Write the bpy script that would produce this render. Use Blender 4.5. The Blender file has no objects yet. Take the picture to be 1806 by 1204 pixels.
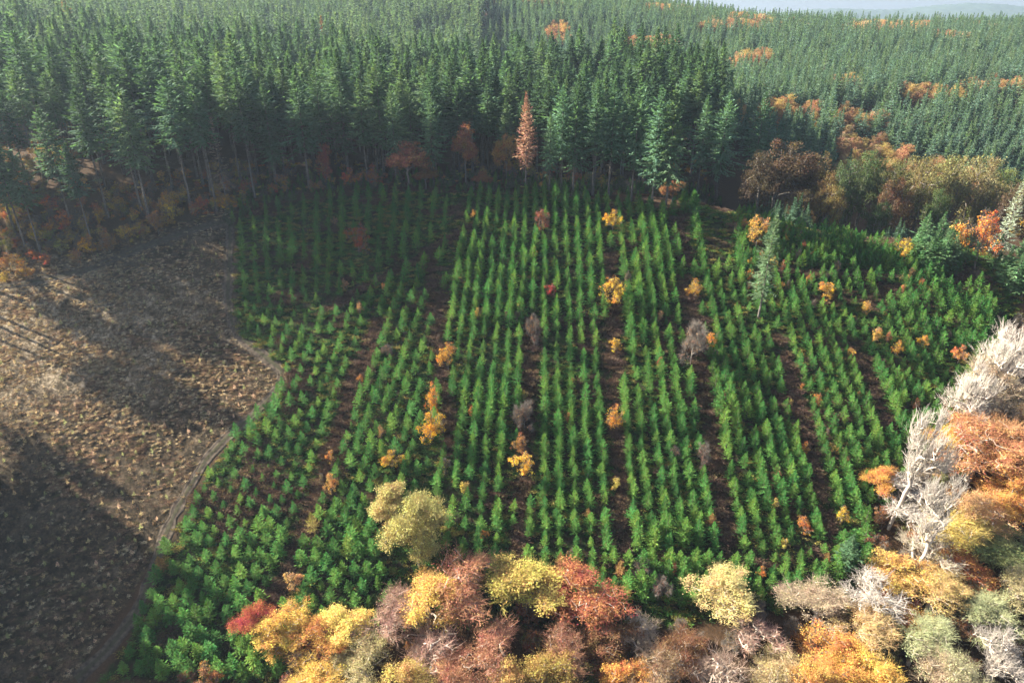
import bpy, math, random
import numpy as np
from mathutils import Vector
R = math.radians
rng = np.random.default_rng(7)
random.seed(7)
S = bpy.context.scene

# ---------------------------------------------------------------- camera
PITCH = 26.2
CZ = 100.0
cam_d = bpy.data.cameras.new("camera"); cam = bpy.data.objects.new("camera", cam_d)
S.collection.objects.link(cam); S.camera = cam
cam.location = (0, 0, CZ); cam.rotation_euler = (R(90 - PITCH), 0, 0)
cam_d.sensor_width = 36; cam_d.lens = 24.0; cam_d.clip_start = 0.5; cam_d.clip_end = 20000

# ---------------------------------------------------------------- light
SUN_EL, SUN_AZ = 30.0, 292.0          # degrees; azimuth clockwise from +Y (view direction)
w = bpy.data.worlds.new("World"); S.world = w; w.use_nodes = True
nt = w.node_tree; bg = nt.nodes["Background"]
sky = nt.nodes.new("ShaderNodeTexSky"); sky.sky_type = 'NISHITA'; sky.sun_disc = False
sky.sun_elevation = R(SUN_EL); sky.sun_rotation = R(SUN_AZ)
sky.air_density = 1.0; sky.dust_density = 4.0; sky.ozone_density = 3.0
nt.links.new(sky.outputs[0], bg.inputs[0]); bg.inputs[1].default_value = 0.06
sd = bpy.data.lights.new("sun", 'SUN'); so = bpy.data.objects.new("sun", sd); S.collection.objects.link(so)
sd.energy = 5.0; sd.angle = R(0.5); sd.color = (1.0, 0.93, 0.80)
sv = Vector((math.sin(R(SUN_AZ)) * math.cos(R(SUN_EL)), math.cos(R(SUN_AZ)) * math.cos(R(SUN_EL)), math.sin(R(SUN_EL))))
so.rotation_euler = sv.to_track_quat('Z', 'Y').to_euler(); so.location = sv * 500
S.view_settings.view_transform = 'Standard'; S.view_settings.look = 'None'
S.view_settings.exposure = 2.4; S.view_settings.gamma = 1.0
S.cycles.max_bounces = 4; S.cycles.diffuse_bounces = 2; S.cycles.glossy_bounces = 1
S.cycles.transmission_bounces = 3; S.cycles.transparent_max_bounces = 4; S.cycles.volume_bounces = 0
S.cycles.caustics_reflective = False; S.cycles.caustics_refractive = False

# ---------------------------------------------------------------- terrain
# control points: X, Y, drop below the camera
CP = []
for X in (-170, -120, -75, -30, 15, 60):
    for Y in (85, 115, 145, 172):
        CP.append((X, Y, 138.7 - 0.4706 * Y))
for Y in (85, 115, 140): CP.append((105, Y, 138.7 - 0.4706 * Y + 1.0))
CP += [(95, 165, 61), (125, 150, 68.5), (76, 181, 53.5), (104, 175, 56.4), (125, 172, 58.5), (150, 158, 68), (170, 120, 88), (170, 80, 104)]
for X in (-160, -60, 40, 140): CP += [(X, 55, 108), (X, 0, 110), (X, -60, 100)]
CP += [(-190, 200, 43), (-130, 195, 46), (-75, 195, 47.5), (-30, 195, 48.5), (10, 190, 50.5), (40, 190, 51.5), (58, 186, 52)]
CP += [(80, 203, 64), (110, 196, 69), (150, 190, 74), (130, 225, 76), (170, 240, 80), (230, 240, 84), (260, 180, 90)]
CP += [(-200, 250, 39), (-130, 250, 43), (-60, 250, 47), (0, 250, 49), (40, 240, 54)]
CP += [(-300, 330, 28), (-200, 330, 34), (-100, 330, 41), (0, 330, 44), (60, 320, 43), (80, 280, 47), (130, 285, 60), (200, 300, 59), (300, 300, 62)]
CP += [(-330, 450, 24), (-200, 450, 31), (-80, 450, 42), (20, 450, 47), (110, 430, 44), (220, 430, 42), (350, 430, 44)]
CP += [(-400, 620, 20), (-200, 620, 19), (0, 600, 12), (120, 600, 17), (260, 590, 30), (420, 590, 32)]
CP += [(-500, 820, 18), (-200, 800, 20), (50, 780, 6), (200, 730, 21), (350, 720, 28), (550, 720, 27)]
CP += [(-600, 1200, 25), (0, 1200, 40), (400, 1000, 60), (700, 1000, 60), (700, 400, 50), (-600, 300, 20), (-500, 0, 60), (500, 0, 95), (600, 1400, 90), (-800, 1600, 60), (1200, 1400, 90), (0, 1700, 90)]
CP = np.array(CP, float)
def _phi(r2):
    return np.where(r2 > 0, 0.5 * r2 * np.log(np.maximum(r2, 1e-12)), 0.0)
_c = CP[:, :2] / 100.0
_n = len(CP)
_A = np.zeros((_n + 3, _n + 3))
_A[:_n, :_n] = _phi(((_c[:, None] - _c[None]) ** 2).sum(-1)) + np.eye(_n) * 0.004
_A[:_n, _n] = 1; _A[:_n, _n + 1:] = _c; _A[_n, :_n] = 1; _A[_n + 1:, :_n] = _c.T
_W = np.linalg.solve(_A, np.concatenate([CP[:, 2], np.zeros(3)]))
def tps(X, Y):
    X = np.asarray(X, float).ravel() / 100; Y = np.asarray(Y, float).ravel() / 100
    out = np.empty(len(X))
    for s in range(0, len(X), 20000):
        x = X[s:s + 20000]; y = Y[s:s + 20000]
        d = (x[:, None] - _c[:, 0]) ** 2 + (y[:, None] - _c[:, 1]) ** 2
        out[s:s + 20000] = _phi(d) @ _W[:_n] + _W[_n] + x * _W[_n + 1] + y * _W[_n + 2]
    return CZ - out
GX = np.arange(-700, 1001, 4.0); GY = np.arange(-100, 1501, 4.0)
_gx, _gy = np.meshgrid(GX, GY)
GH = tps(_gx, _gy).reshape(_gx.shape)
def hgt(X, Y):
    fx = np.clip((np.asarray(X, float) - GX[0]) / 4.0, 0, len(GX) - 1.001); fy = np.clip((np.asarray(Y, float) - GY[0]) / 4.0, 0, len(GY) - 1.001)
    i = fx.astype(int); j = fy.astype(int); u = fx - i; v = fy - j
    return (GH[j, i] * (1 - u) + GH[j, i + 1] * u) * (1 - v) + (GH[j + 1, i] * (1 - u) + GH[j + 1, i + 1] * u) * v
_sp, _cp = math.sin(R(PITCH)), math.cos(R(PITCH))
F = 1204.0
def ray(px, py):
    a = (px - 903) / F; b = (602 - py) / F
    return np.array([a, _cp + b * _sp, -_sp + b * _cp])      # y forward component first along the ground
def P(px, py):
    """ground point seen at a place of the view"""
    d = ray(px, py); t = np.arange(60, 1400, 0.5)
    X = d[0] * t; Y = d[1] * t; Z = CZ + d[2] * t
    below = Z < hgt(X, Y)
    k = int(np.argmax(below)) if below.any() else len(t) - 1
    return float(X[k]), float(Y[k])
def proj(X, Y, Z):
    X = np.asarray(X, float); Y = np.asarray(Y, float); dz = np.asarray(Z, float) - CZ
    dep = Y * _cp - dz * _sp; up = Y * _sp + dz * _cp
    dep = np.maximum(dep, 0.1)
    return 903 + F * X / dep, 602 - F * up / dep, dep
def top_at(px, py, Y):
    """where a tree stands whose top is seen at px, py when it grows at distance Y: X, height"""
    d = ray(px, py); t = Y / d[1]
    X = d[0] * t
    return X, (CZ + d[2] * t) - float(hgt(X, Y))

def vnoise(x, y, seed=0, scale=1.0):
    """smooth value noise, 0..1"""
    r = np.random.default_rng(seed); T = r.random((64, 64))
    x = np.asarray(x, float) / scale; y = np.asarray(y, float) / scale
    i = np.floor(x).astype(int); j = np.floor(y).astype(int); u = x - i; v = y - j
    u = u * u * (3 - 2 * u); v = v * v * (3 - 2 * v)
    g = lambda a, b: T[b % 64, a % 64]
    return (g(i, j) * (1 - u) + g(i + 1, j) * u) * (1 - v) + (g(i, j + 1) * (1 - u) + g(i + 1, j + 1) * u) * v

# ---------------------------------------------------------------- outlines of the land, read on the ground
def world_line(pts): return np.array([P(*p) for p in pts])
TRACK = world_line([(-60, 515), (0, 508), (90, 494), (160, 474), (230, 446), (300, 420), (355, 402), (405, 392)])
TRACK2 = world_line([(405, 392), (406, 420), (404, 470), (402, 530), (410, 575), (436, 606), (470, 632), (497, 655), (500, 676), (480, 702), (440, 738), (400, 772), (365, 812), (335, 860), (308, 910), (285, 965), (262, 1030), (235, 1090), (190, 1150), (130, 1203)])
FIELD = world_line([(418, 392), (416, 460), (414, 540), (424, 590), (455, 612), (500, 650), (512, 668), (500, 690), (462, 728), (420, 775), (385, 812), (350, 860), (322, 915), (300, 965), (276, 1035), (245, 1110), (200, 1170), (170, 1204), (500, 1204), (700, 1110), (1000, 1110), (1200, 1105), (1500, 1060), (1545, 940), (1600, 850), (1700, 730), (1765, 620), (1800, 540), (1806, 470), (1700, 440), (1600, 436), (1500, 418), (1400, 402), (1300, 372), (1190, 372), (1120, 358), (960, 345), (870, 345), (700, 340), (560, 352), (480, 365)])
def seg_dist(X, Y, line):
    X = np.asarray(X, float); Y = np.asarray(Y, float)
    best = np.full(X.shape, 1e9)
    for a, b in zip(line[:-1], line[1:]):
        d = b - a; L = (d ** 2).sum() + 1e-9
        t = np.clip(((X - a[0]) * d[0] + (Y - a[1]) * d[1]) / L, 0, 1)
        best = np.minimum(best, np.hypot(X - a[0] - t * d[0], Y - a[1] - t * d[1]))
    return best
def inside(X, Y, poly):
    X = np.asarray(X, float); Y = np.asarray(Y, float); c = np.zeros(X.shape, bool)
    n = len(poly)
    for i in range(n):
        x1, y1 = poly[i]; x2, y2 = poly[(i + 1) % n]
        if y1 == y2: continue
        c ^= ((y1 > Y) != (y2 > Y)) & (X < (x2 - x1) * (Y - y1) / (y2 - y1) + x1)
    return c
# top edge of the open land: where the tall forest starts, X -> Y
EDGE = world_line([(0, 470), (60, 455), (150, 446), (230, 425), (330, 390), (410, 366), (470, 348), (560, 338), (700, 328), (800, 328), (870, 332), (960, 336), (1110, 336), (1200, 345), (1300, 350)])
EX = np.concatenate([[-400, -230, -165], EDGE[:, 0]]); EY = np.concatenate([[330, 235, 190], EDGE[:, 1]])
def edgeY(X): return np.interp(X, EX, EY)
CLEAR = np.concatenate([world_line([(404, 392), (402, 530), (436, 606), (500, 665), (365, 812), (285, 965), (130, 1203)]), [[-150, 60], [-165, 120], [-170, 185]], EDGE[:6]])

# ---------------------------------------------------------------- materials
def mat(name):
    m = bpy.data.materials.new(name); m.use_nodes = True
    for n in list(m.node_tree.nodes): m.node_tree.nodes.remove(n)
    return m, m.node_tree
def N(t, kind, **kw):
    n = t.nodes.new(kind)
    for k, v in kw.items():
        if k.startswith('i_'):
            key = k[2:]; key = int(key) if key.isdigit() else key
            n.inputs[key].default_value = v
        else: setattr(n, k, v)
    return n
def foliage(name, trans=0.35, tcol=(1.35, 1.25, 0.6), hue=0.03, val=0.5, color=None, rough=0.8, sc=0.35, tint=None):
    """leaves: the object's own colour, varied per leaf, per clump and per plant"""
    m, t = mat(name); L = t.links.new
    out = N(t, "ShaderNodeOutputMaterial"); oi = N(t, "ShaderNodeObjectInfo"); geo = N(t, "ShaderNodeNewGeometry")
    tc = N(t, "ShaderNodeTexCoord")
    noi = N(t, "ShaderNodeTexNoise"); noi.inputs['Scale'].default_value = sc; noi.inputs['Detail'].default_value = 2
    L(tc.outputs['Object'], noi.inputs['Vector'])
    if color is None: base = oi.outputs['Color']
    else:
        rgb = N(t, "ShaderNodeRGB"); rgb.outputs[0].default_value = (*color, 1); base = rgb.outputs[0]
    if tint is not None:      # some plants of the lot lean towards another tint
        mx0 = N(t, "ShaderNodeMixRGB"); mr = N(t, "ShaderNodeMapRange"); L(oi.outputs['Random'], mr.inputs[0])
        mr.inputs[1].default_value = 0.55; mr.inputs[2].default_value = 1.0
        L(mr.outputs[0], mx0.inputs[0]); L(base, mx0.inputs[1]); mx0.inputs[2].default_value = (*tint, 1); base = mx0.outputs[0]
    isl = geo.outputs['Random Per Island']
    h = N(t, "ShaderNodeMath", operation='MULTIPLY_ADD'); L(isl, h.inputs[0]); h.inputs[1].default_value = hue * 2; h.inputs[2].default_value = 0.5 - hue
    h2 = N(t, "ShaderNodeMath", operation='MULTIPLY_ADD'); L(noi.outputs[0], h2.inputs[0]); h2.inputs[1].default_value = hue * 6; L(h.outputs[0], h2.inputs[2])
    h3 = N(t, "ShaderNodeMath", operation='SUBTRACT'); L(h2.outputs[0], h3.inputs[0]); h3.inputs[1].default_value = hue * 3
    v = N(t, "ShaderNodeMath", operation='MULTIPLY_ADD'); L(isl, v.inputs[0]); v.inputs[1].default_value = val; v.inputs[2].default_value = 1 - val * 0.5
    v2 = N(t, "ShaderNodeMath", operation='MULTIPLY_ADD'); L(oi.outputs['Random'], v2.inputs[0]); v2.inputs[1].default_value = 0.4; v2.inputs[2].default_value = 0.8
    v3 = N(t, "ShaderNodeMath", operation='MULTIPLY'); L(v.outputs[0], v3.inputs[0]); L(v2.outputs[0], v3.inputs[1])
    hsv = N(t, "ShaderNodeHueSaturation"); L(h3.outputs[0], hsv.inputs['Hue']); L(v3.outputs[0], hsv.inputs['Value']); L(base, hsv.inputs['Color'])
    dif = N(t, "ShaderNodeBsdfPrincipled"); L(hsv.outputs[0], dif.inputs['Base Color'])
    dif.inputs['Roughness'].default_value = rough; dif.inputs['Specular IOR Level'].default_value = 0.06
    tr = N(t, "ShaderNodeBsdfTranslucent"); mul = N(t, "ShaderNodeMixRGB", blend_type='MULTIPLY'); mul.inputs[0].default_value = 1
    L(hsv.outputs[0], mul.inputs[1]); mul.inputs[2].default_value = (*tcol, 1); L(mul.outputs[0], tr.inputs[0])
    ms = N(t, "ShaderNodeMixShader"); ms.inputs[0].default_value = trans; L(dif.outputs[0], ms.inputs[1]); L(tr.outputs[0], ms.inputs[2])
    L(ms.outputs[0], out.inputs[0]); return m
def bark(name, c1, c2, sc=3.0):
    m, t = mat(name); L = t.links.new
    out = N(t, "ShaderNodeOutputMaterial"); tc = N(t, "ShaderNodeTexCoord"); noi = N(t, "ShaderNodeTexNoise")
    noi.inputs['Scale'].default_value = sc; noi.inputs['Detail'].default_value = 4; L(tc.outputs['Object'], noi.inputs[0])
    cr = N(t, "ShaderNodeValToRGB"); cr.color_ramp.elements[0].position = .35; cr.color_ramp.elements[1].position = .65
    cr.color_ramp.elements[0].color = (*c1, 1); cr.color_ramp.elements[1].color = (*c2, 1); L(noi.outputs[0], cr.inputs[0])
    p = N(t, "ShaderNodeBsdfPrincipled"); p.inputs['Roughness'].default_value = .85; p.inputs['Specular IOR Level'].default_value = .1; L(cr.outputs[0], p.inputs['Base Color'])
    L(p.outputs[0], out.inputs[0]); return m
FOL = {}
def fol(name, **kw):
    m = foliage(name, **kw); FOL[m] = kw; return m
M = {
    'needle': fol('fir_needles', trans=0.35, tcol=(1.2, 1.3, .6), hue=0.02, val=0.6, tint=(0.10, 0.15, 0.08)),
    'young': fol('young_spruce_needles', trans=0.30, tcol=(1.3, 1.35, .5), hue=0.025, val=0.7, tint=(0.12, 0.205, 0.040), sc=.8),
    'leaf': fol('autumn_leaves', trans=0.42, tcol=(1.3, 1.1, .55), hue=0.035, val=0.8, sc=.3),
    'brush': fol('dry_brush_stems', trans=0.2, tcol=(1.2, 1, .7), hue=0.03, val=0.9, sc=1.5),
    'twig': fol('twigs', trans=0.08, tcol=(1, 1, 1), hue=.015, val=.6, sc=.8),
    'bark': bark('grey_bark', (.10, .085, .07), (.24, .21, .18)),
    'firbark': bark('fir_bark', (.08, .068, .058), (.20, .175, .15)),
    'pale': bark('pale_bark', (.26, .21, .17), (.54, .47, .38)),
}
# ---------------------------------------------------------------- mesh helpers
def mesh(name, V, Q, mats, mi=None, tris=False):
    V = np.asarray(V, np.float32).reshape(-1, 3); Q = np.asarray(Q, np.int32); k = Q.shape[1]
    me = bpy.data.meshes.new(name); me.vertices.add(len(V)); me.vertices.foreach_set('co', V.ravel())
    me.loops.add(Q.size); me.loops.foreach_set('vertex_index', Q.ravel())
    me.polygons.add(len(Q)); me.polygons.foreach_set('loop_start', np.arange(0, Q.size, k, dtype=np.int32))
    if mi is not None: me.polygons.foreach_set('material_index', np.asarray(mi, np.int32))
    for m in mats: me.materials.append(m)
    me.update(calc_edges=True); return me
class MB:
    """collects quads"""
    def __init__(s): s.V = []; s.Q = []; s.m = []; s.n = 0
    def add(s, V, Q, m=0):
        V = np.asarray(V, float).reshape(-1, 3); Q = np.asarray(Q, int).reshape(-1, 4)
        s.V.append(V); s.Q.append(Q + s.n); s.m.append(np.full(len(Q), m)); s.n += len(V)
    def kites(s, B, D, W, L, wd, m=0, mid=0.45):
        """leaf-like quads: base points B, direction D, width direction W, length L, half width wd"""
        B, D, W = (np.asarray(a, float).reshape(-1, 3) for a in (B, D, W)); L = np.broadcast_to(L, len(B))[:, None]; wd = np.broadcast_to(wd, len(B))[:, None]
        V = np.stack([B, B + D * L * mid + W * wd, B + D * L, B + D * L * mid - W * wd], 1)
        s.add(V, np.arange(len(B) * 4).reshape(-1, 4), m)
    def tubes(s, A, B, ra, rb, sides=4, m=0):
        A, B = np.asarray(A, float).reshape(-1, 3), np.asarray(B, float).reshape(-1, 3); n = len(A)
        ra = np.broadcast_to(ra, n); rb = np.broadcast_to(rb, n)
        d = B - A; d /= np.linalg.norm(d, axis=1)[:, None] + 1e-9
        ref = np.where(np.abs(d[:, 2:3]) > .9, [[1., 0, 0]], [[0, 0, 1.]]); u = np.cross(d, ref); u /= np.linalg.norm(u, axis=1)[:, None] + 1e-9; v = np.cross(d, u)
        a = np.arange(sides) * 2 * math.pi / sides
        ring = u[:, None] * np.cos(a)[None, :, None] + v[:, None] * np.sin(a)[None, :, None]
        V = np.concatenate([A[:, None] + ring * ra[:, None, None], B[:, None] + ring * rb[:, None, None]], 1)
        i = np.arange(sides); q = np.stack([i, (i + 1) % sides, sides + (i + 1) % sides, sides + i], 1)
        s.add(V, (q[None] + (np.arange(n) * 2 * sides)[:, None, None]), m)
    def build(s, name, mats): return mesh(name, np.concatenate(s.V), np.concatenate(s.Q), mats, np.concatenate(s.m))
def unit(a): return a / (np.linalg.norm(a, axis=-1, keepdims=True) + 1e-9)
def trunk_into(b, r, H, r0, r1=0.03, lean=0.01, n=9, sides=7, m=0):
    z = np.linspace(0, H, n); off = np.cumsum(r.normal(0, lean, (n, 2)), 0) * H / n; off[0] = 0
    p = np.column_stack([off[:, 0], off[:, 1], z]); p[0, 2] = -0.5
    rad = r0 + (r1 - r0) * (z / H) ** 0.9; rad[0] *= 1.35
    b.tubes(p[:-1], p[1:], rad[:-1], rad[1:], sides, m)
    return lambda h: np.column_stack([np.interp(h, z, p[:, 0]), np.interp(h, z, p[:, 1]), h])
def conifer(seed, H, hb, Rad, nb, ns, sl, sw, lo=-0.15, hi=0.7, prof=0.75, rag=0.25, dead=0, trunk=None, sides=6, one=False, sag=0.25, fol='needle', wood='firbark', leader=True):
    """crown of whorled branches, each a spine with side sprays; returns (trunk mesh, crown mesh) or one mesh of both"""
    r = np.random.default_rng(seed); tb = MB(); c = tb if one else MB(); fm = 1 if one else 0
    axis = trunk_into(tb, r, H * 0.97, trunk or H * 0.011 + 0.02, 0.02, 0.012, 8, sides)
    i = np.arange(nb); f = ((i + r.random(nb)) / nb) ** 0.85                    # 0 crown foot .. 1 top
    wh = max(4, int((H - hb) / max(.35, (H - hb) / 34)))
    f = np.clip(f * 0.4 + np.round(f * wh) / wh * 0.6, 0.0, 0.985)
    h = hb + (H - hb) * f; az = i * 2.39996 + r.normal(0, .35, nb)
    side = 1 + 0.18 * np.cos(az - r.random() * 6.28)
    Lb = Rad * np.clip((1 - f) ** prof * (0.8 + 0.35 * np.minimum(f * 5, 1)) * (1 + rag * r.normal(0, 1, nb)) * side, 0.06, 1.6)
    Lb *= np.where(f < .12, r.uniform(.5, 1, nb), 1)
    el = lo + (hi - lo) * f ** 1.2 + r.normal(0, .09, nb)
    hd = np.column_stack([np.cos(az), np.sin(az), np.zeros(nb)]); up = np.array([0, 0, 1.]); pp = np.cross(hd, up)
    base = axis(h)
    def pt(t): return base[:, None] + hd[:, None] * (Lb[:, None] * t * np.cos(el)[:, None])[..., None] + up * (Lb[:, None] * (np.sin(el)[:, None] * t - sag * t * t + sag * .9 * t ** 4))[..., None]
    t = (np.arange(ns)[None] + r.random((nb, ns))) / ns * 0.85 + 0.12
    p = pt(t); sg = np.where((np.arange(ns)[None] + i[:, None]) % 2 == 0, 1., -1.)
    D = hd[:, None] * .75 + pp[:, None] * sg[..., None] * r.uniform(.5, 1.1, (nb, ns))[..., None] + up * (np.sin(el)[:, None] * .7 - r.uniform(-.05, .5, (nb, ns)))[..., None]
    D = unit(D); Wd = unit(np.cross(D, up + r.normal(0, .45, (nb, ns, 3))))
    ll = sl * (0.55 + 0.6 * (1 - t)) * np.clip(.18 + .9 * Lb[:, None] / Rad, 0, 1.1) * r.uniform(.6, 1.3, (nb, ns))
    c.kites(p, D, Wd, ll.ravel(), (sw * ll / sl * 1.1).ravel() * .5 + sw * .2, fm)
    e0 = pt(np.full((nb, 1), .55))[:, 0]; e1 = pt(np.full((nb, 1), 1.04))[:, 0]; m0 = pt(np.full((nb, 1), .08))[:, 0]
    for a, bb, wdt in ((m0, e0, .5), (e0, e1, .75)):
        d = bb - a; l = np.linalg.norm(d, axis=1); d = unit(d)
        c.kites(a, d, unit(np.cross(d, up + r.normal(0, .3, (nb, 3)))), l * 1.12, sw * wdt, fm)
    if leader:
        k = 7; az2 = np.arange(k) * 2.4; zt = np.linspace(H * .95, H * .985, k)
        d = unit(np.column_stack([np.cos(az2) * .4, np.sin(az2) * .4, np.ones(k)])); b0 = axis(zt)
        c.kites(b0, d, unit(np.cross(d, [1, .2, .1])), min(1.6, H * .07), sw * .22, fm)
    if dead:
        hh = r.uniform(H * .10, hb * 1.05, dead); a3 = r.uniform(0, 6.28, dead); LL = r.uniform(.3, 1, dead) * Rad * .6
        d = unit(np.column_stack([np.cos(a3), np.sin(a3), r.uniform(-.5, 0, dead)])); b0 = axis(hh)
        tb.tubes(b0, b0 + d * LL[:, None], .035, .012, 3)
    if one: return tb.build('conifer', [M[wood], M[fol]])
    return tb.build('trunk', [M[wood]]), c.build('crown', [M[fol]])
def broadleaf(seed, H, th, Rx, Rz, cz, na, nleaf, ls, ntwig=0, r0=.28, lobes=5, twl=1.2, wood='bark', one=False, tr=.018, fol='leaf', spread=.75, hollow=.35, lean=0, up=.35):
    """limbs found by joining points scattered through a lobed crown to the nearest limb; leaves in clumps round their ends"""
    r = np.random.default_rng(seed); tb = MB(); lb = tb if one else MB(); fm = 1 if one else 0
    nlb = lobes * 2 + 2
    lv = unit(r.normal(0, 1, (nlb, 3)) * [1, 1, .9] + [0, 0, .15]); lc = lv * (r.uniform(.40, .80, nlb)[:, None]) * [Rx, Rx, Rz]; lc[0] = (0, 0, Rz * .62); lc[1] = (0, 0, 0)
    lr = r.uniform(.24, .46, nlb) * Rx; lr[0] = Rx * .32; lr[1] = Rx * .45
    lw = lr ** 2; lk = r.choice(nlb, na, p=lw / lw.sum())
    pts = lc[lk] + unit(r.normal(0, 1, (na, 3))) * (lr[lk] * (hollow + (1 - hollow) * r.random(na) ** .6))[:, None] * [1, 1, 1.15] + [lean * cz * .5, 0, cz]
    pts[:, 2] = np.clip(pts[:, 2], th * .55, H * 1.03)
    nt_ = 7; z = np.linspace(0, cz + Rz * .35, nt_); off = np.cumsum(r.normal(0, .03, (nt_, 2)), 0) * H / nt_ * .8; off[0] = 0
    nodes = [np.array([off[k, 0] + lean * z[k] * .5, off[k, 1], z[k]]) for k in range(nt_)]; nodes[0][2] = -.5
    par = [-1] + list(range(nt_ - 1)); ok = [z[k] >= th * .8 for k in range(nt_)]
    ctr = np.array([0, 0, th]); order = np.argsort(np.linalg.norm((pts - ctr) * [1, 1, .8], axis=1))
    A = np.zeros((na + nt_, 3)); A[:nt_] = nodes; okA = np.zeros(na + nt_, bool); okA[:nt_] = ok; cnt = nt_; parA = np.full(na + nt_, -1); parA[:nt_] = par
    for q in order:
        p = pts[q]; a = A[:cnt]; d = np.linalg.norm(a - p, axis=1) + np.maximum(0, a[:, 2] - p[2]) * 1.3
        d[~okA[:cnt]] = 1e9; k = int(np.argmin(d)); A[cnt] = p; parA[cnt] = k; okA[cnt] = True; cnt += 1
    load = np.zeros(cnt); 
    kids = np.bincount(parA[parA >= 0], minlength=cnt)
    load[kids == 0] = 1
    for k in range(cnt - 1, 0, -1):
        load[parA[k]] += load[k]
    rr = r0 * (load / load[0]) ** .47; rr = np.maximum(rr, tr * .9)
    a_, b_ = A[parA[1:]], A[1:]; mid = (a_ + b_) / 2 + r.normal(0, .05, a_.shape) * np.linalg.norm(b_ - a_, axis=1)[:, None]
    mid[:, 2] += np.linalg.norm(b_ - a_, axis=1) * .05 * (np.arange(1, cnt) >= nt_)
    ra = np.minimum(rr[parA[1:]], rr[1:] * 1.9); ra[:nt_ - 1] = rr[:nt_ - 1]
    rm = (ra + rr[1:]) / 2
    big = rr[1:] > .05
    for sel, sd_ in ((big, 6), (~big, 3)):
        if sel.any():
            tb.tubes(a_[sel], mid[sel], ra[sel], rm[sel], sd_); tb.tubes(mid[sel], b_[sel], rm[sel], rr[1:][sel], sd_)
    tip = A[nt_:cnt]; cc = np.array([0, 0, cz - Rz * .5])
    outd = unit(tip - cc)
    tm = 1 if not one else 0
    if ntwig:
        k = np.repeat(np.arange(len(tip)), ntwig); n = len(k)
        d = unit(outd[k] * .8 + r.normal(0, .55, (n, 3)) + [0, 0, up]); L_ = twl * r.uniform(.4, 1.2, n)
        b0 = tip[k] + (A[parA[nt_:cnt]][k] - tip[k]) * r.random(n)[:, None] * .6
        e = b0 + d * L_[:, None]
        tb.tubes(b0, e, tr, tr * .35, 3, tm)
        k2 = np.repeat(np.arange(n), 2); d2 = unit(d[k2] + r.normal(0, .5, (2 * n, 3)) + [0, 0, .1]); bb = b0[k2] + d[k2] * (L_[k2] * r.uniform(.3, .8, 2 * n))[:, None]
        tb.tubes(bb, bb + d2 * (L_[k2] * .55)[:, None], tr * .7, tr * .3, 3, tm)
    if nleaf:
        # clump-wise: some ends carry many leaves, some few
        wgt = r.gamma(.9, 1, len(tip)); wgt /= wgt.sum(); k = r.choice(len(tip), nleaf, p=wgt)
        c0 = tip[k] + outd[k] * spread * .3 + unit(r.normal(0, 1, (nleaf, 3))) * (spread * r.random((nleaf, 1)) ** .6) * [1.1, 1.1, .8]
        nn = unit(outd[k] * .6 + r.normal(0, .7, (nleaf, 3)) + [0, 0, .5]); u = unit(np.cross(nn, r.normal(0, 1, (nleaf, 3)))); v2 = np.cross(nn, u)
        s_ = ls * r.uniform(.6, 1.3, nleaf); lb.kites(c0 - u * s_[:, None] * .5, u, v2, s_, s_ * .36, fm, .5)
    if one: return tb.build('bush', [M[wood], M[fol]])
    return tb.build('trunk', [M[wood], M['twig']]), (lb.build('crown', [M[fol]]) if nleaf else None)

# ---------------------------------------------------------------- objects
COL = S.collection
def link(name, me, parent=None, loc=(0, 0, 0), color=None):
    o = bpy.data.objects.new(name, me); COL.objects.link(o)
    if parent: o.parent = parent
    else: o.location = loc
    if color is not None: o.color = (*color, 1)
    return o
def tag(o, label=None, cat=None, group=None, kind=None):
    if label: o['label'] = label
    if cat: o['category'] = cat
    if group: o['group'] = group
    if kind: o['kind'] = kind
    return o
def plant(name, meshes, X, Y, sc, color, label, cat, group=None, rz=None, wood_color=None, sxy=1.0, sink=0.05):
    """a thing rooted at X, Y: one mesh, or an empty over trunk and crown"""
    loc = (X, Y, float(hgt(X, Y)) - sink)
    rz = random.uniform(0, 6.28) if rz is None else rz
    if isinstance(meshes, tuple):
        o = bpy.data.objects.new(name, None); COL.objects.link(o); o.empty_display_size = .5
        link('trunk', meshes[0], o, color=color)
        if meshes[1]: link('crown', meshes[1], o, color=color)
    else: o = link(name, meshes, color=color)
    o.location = loc; o.scale = (sc * sxy, sc * sxy, sc); o.rotation_euler = (0, 0, rz)
    return tag(o, label, cat, group)
ORD = ['zeroth', 'first', 'second', 'third', 'fourth', 'fifth', 'sixth', 'seventh', 'eighth', 'ninth', 'tenth', 'eleventh', 'twelfth', 'thirteenth', 'fourteenth', 'fifteenth', 'sixteenth', 'seventeenth', 'eighteenth', 'nineteenth']
TENS = {2: 'twent', 3: 'thirt', 4: 'fort', 5: 'fift', 6: 'sixt', 7: 'sevent', 8: 'eight', 9: 'ninet'}
def ordinal(n):
    if n < 20: return ORD[n]
    return TENS[n // 10] + ('ieth' if n % 10 == 0 else 'y-' + ORD[n % 10])
_fixed = {}
def fixed_colour(pm, c):
    key = (pm.name, tuple(round(v, 3) for v in c))
    if key not in _fixed:
        q = pm.copy()
        for k, m in enumerate(q.materials):
            if m in FOL:
                mk_ = (m.name, key[1])
                if mk_ not in _fixed: _fixed[mk_] = foliage(m.name + '_tinted', color=c, **FOL[m])
                q.materials[k] = _fixed[mk_]
        _fixed[key] = q
    return _fixed[key]
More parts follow.
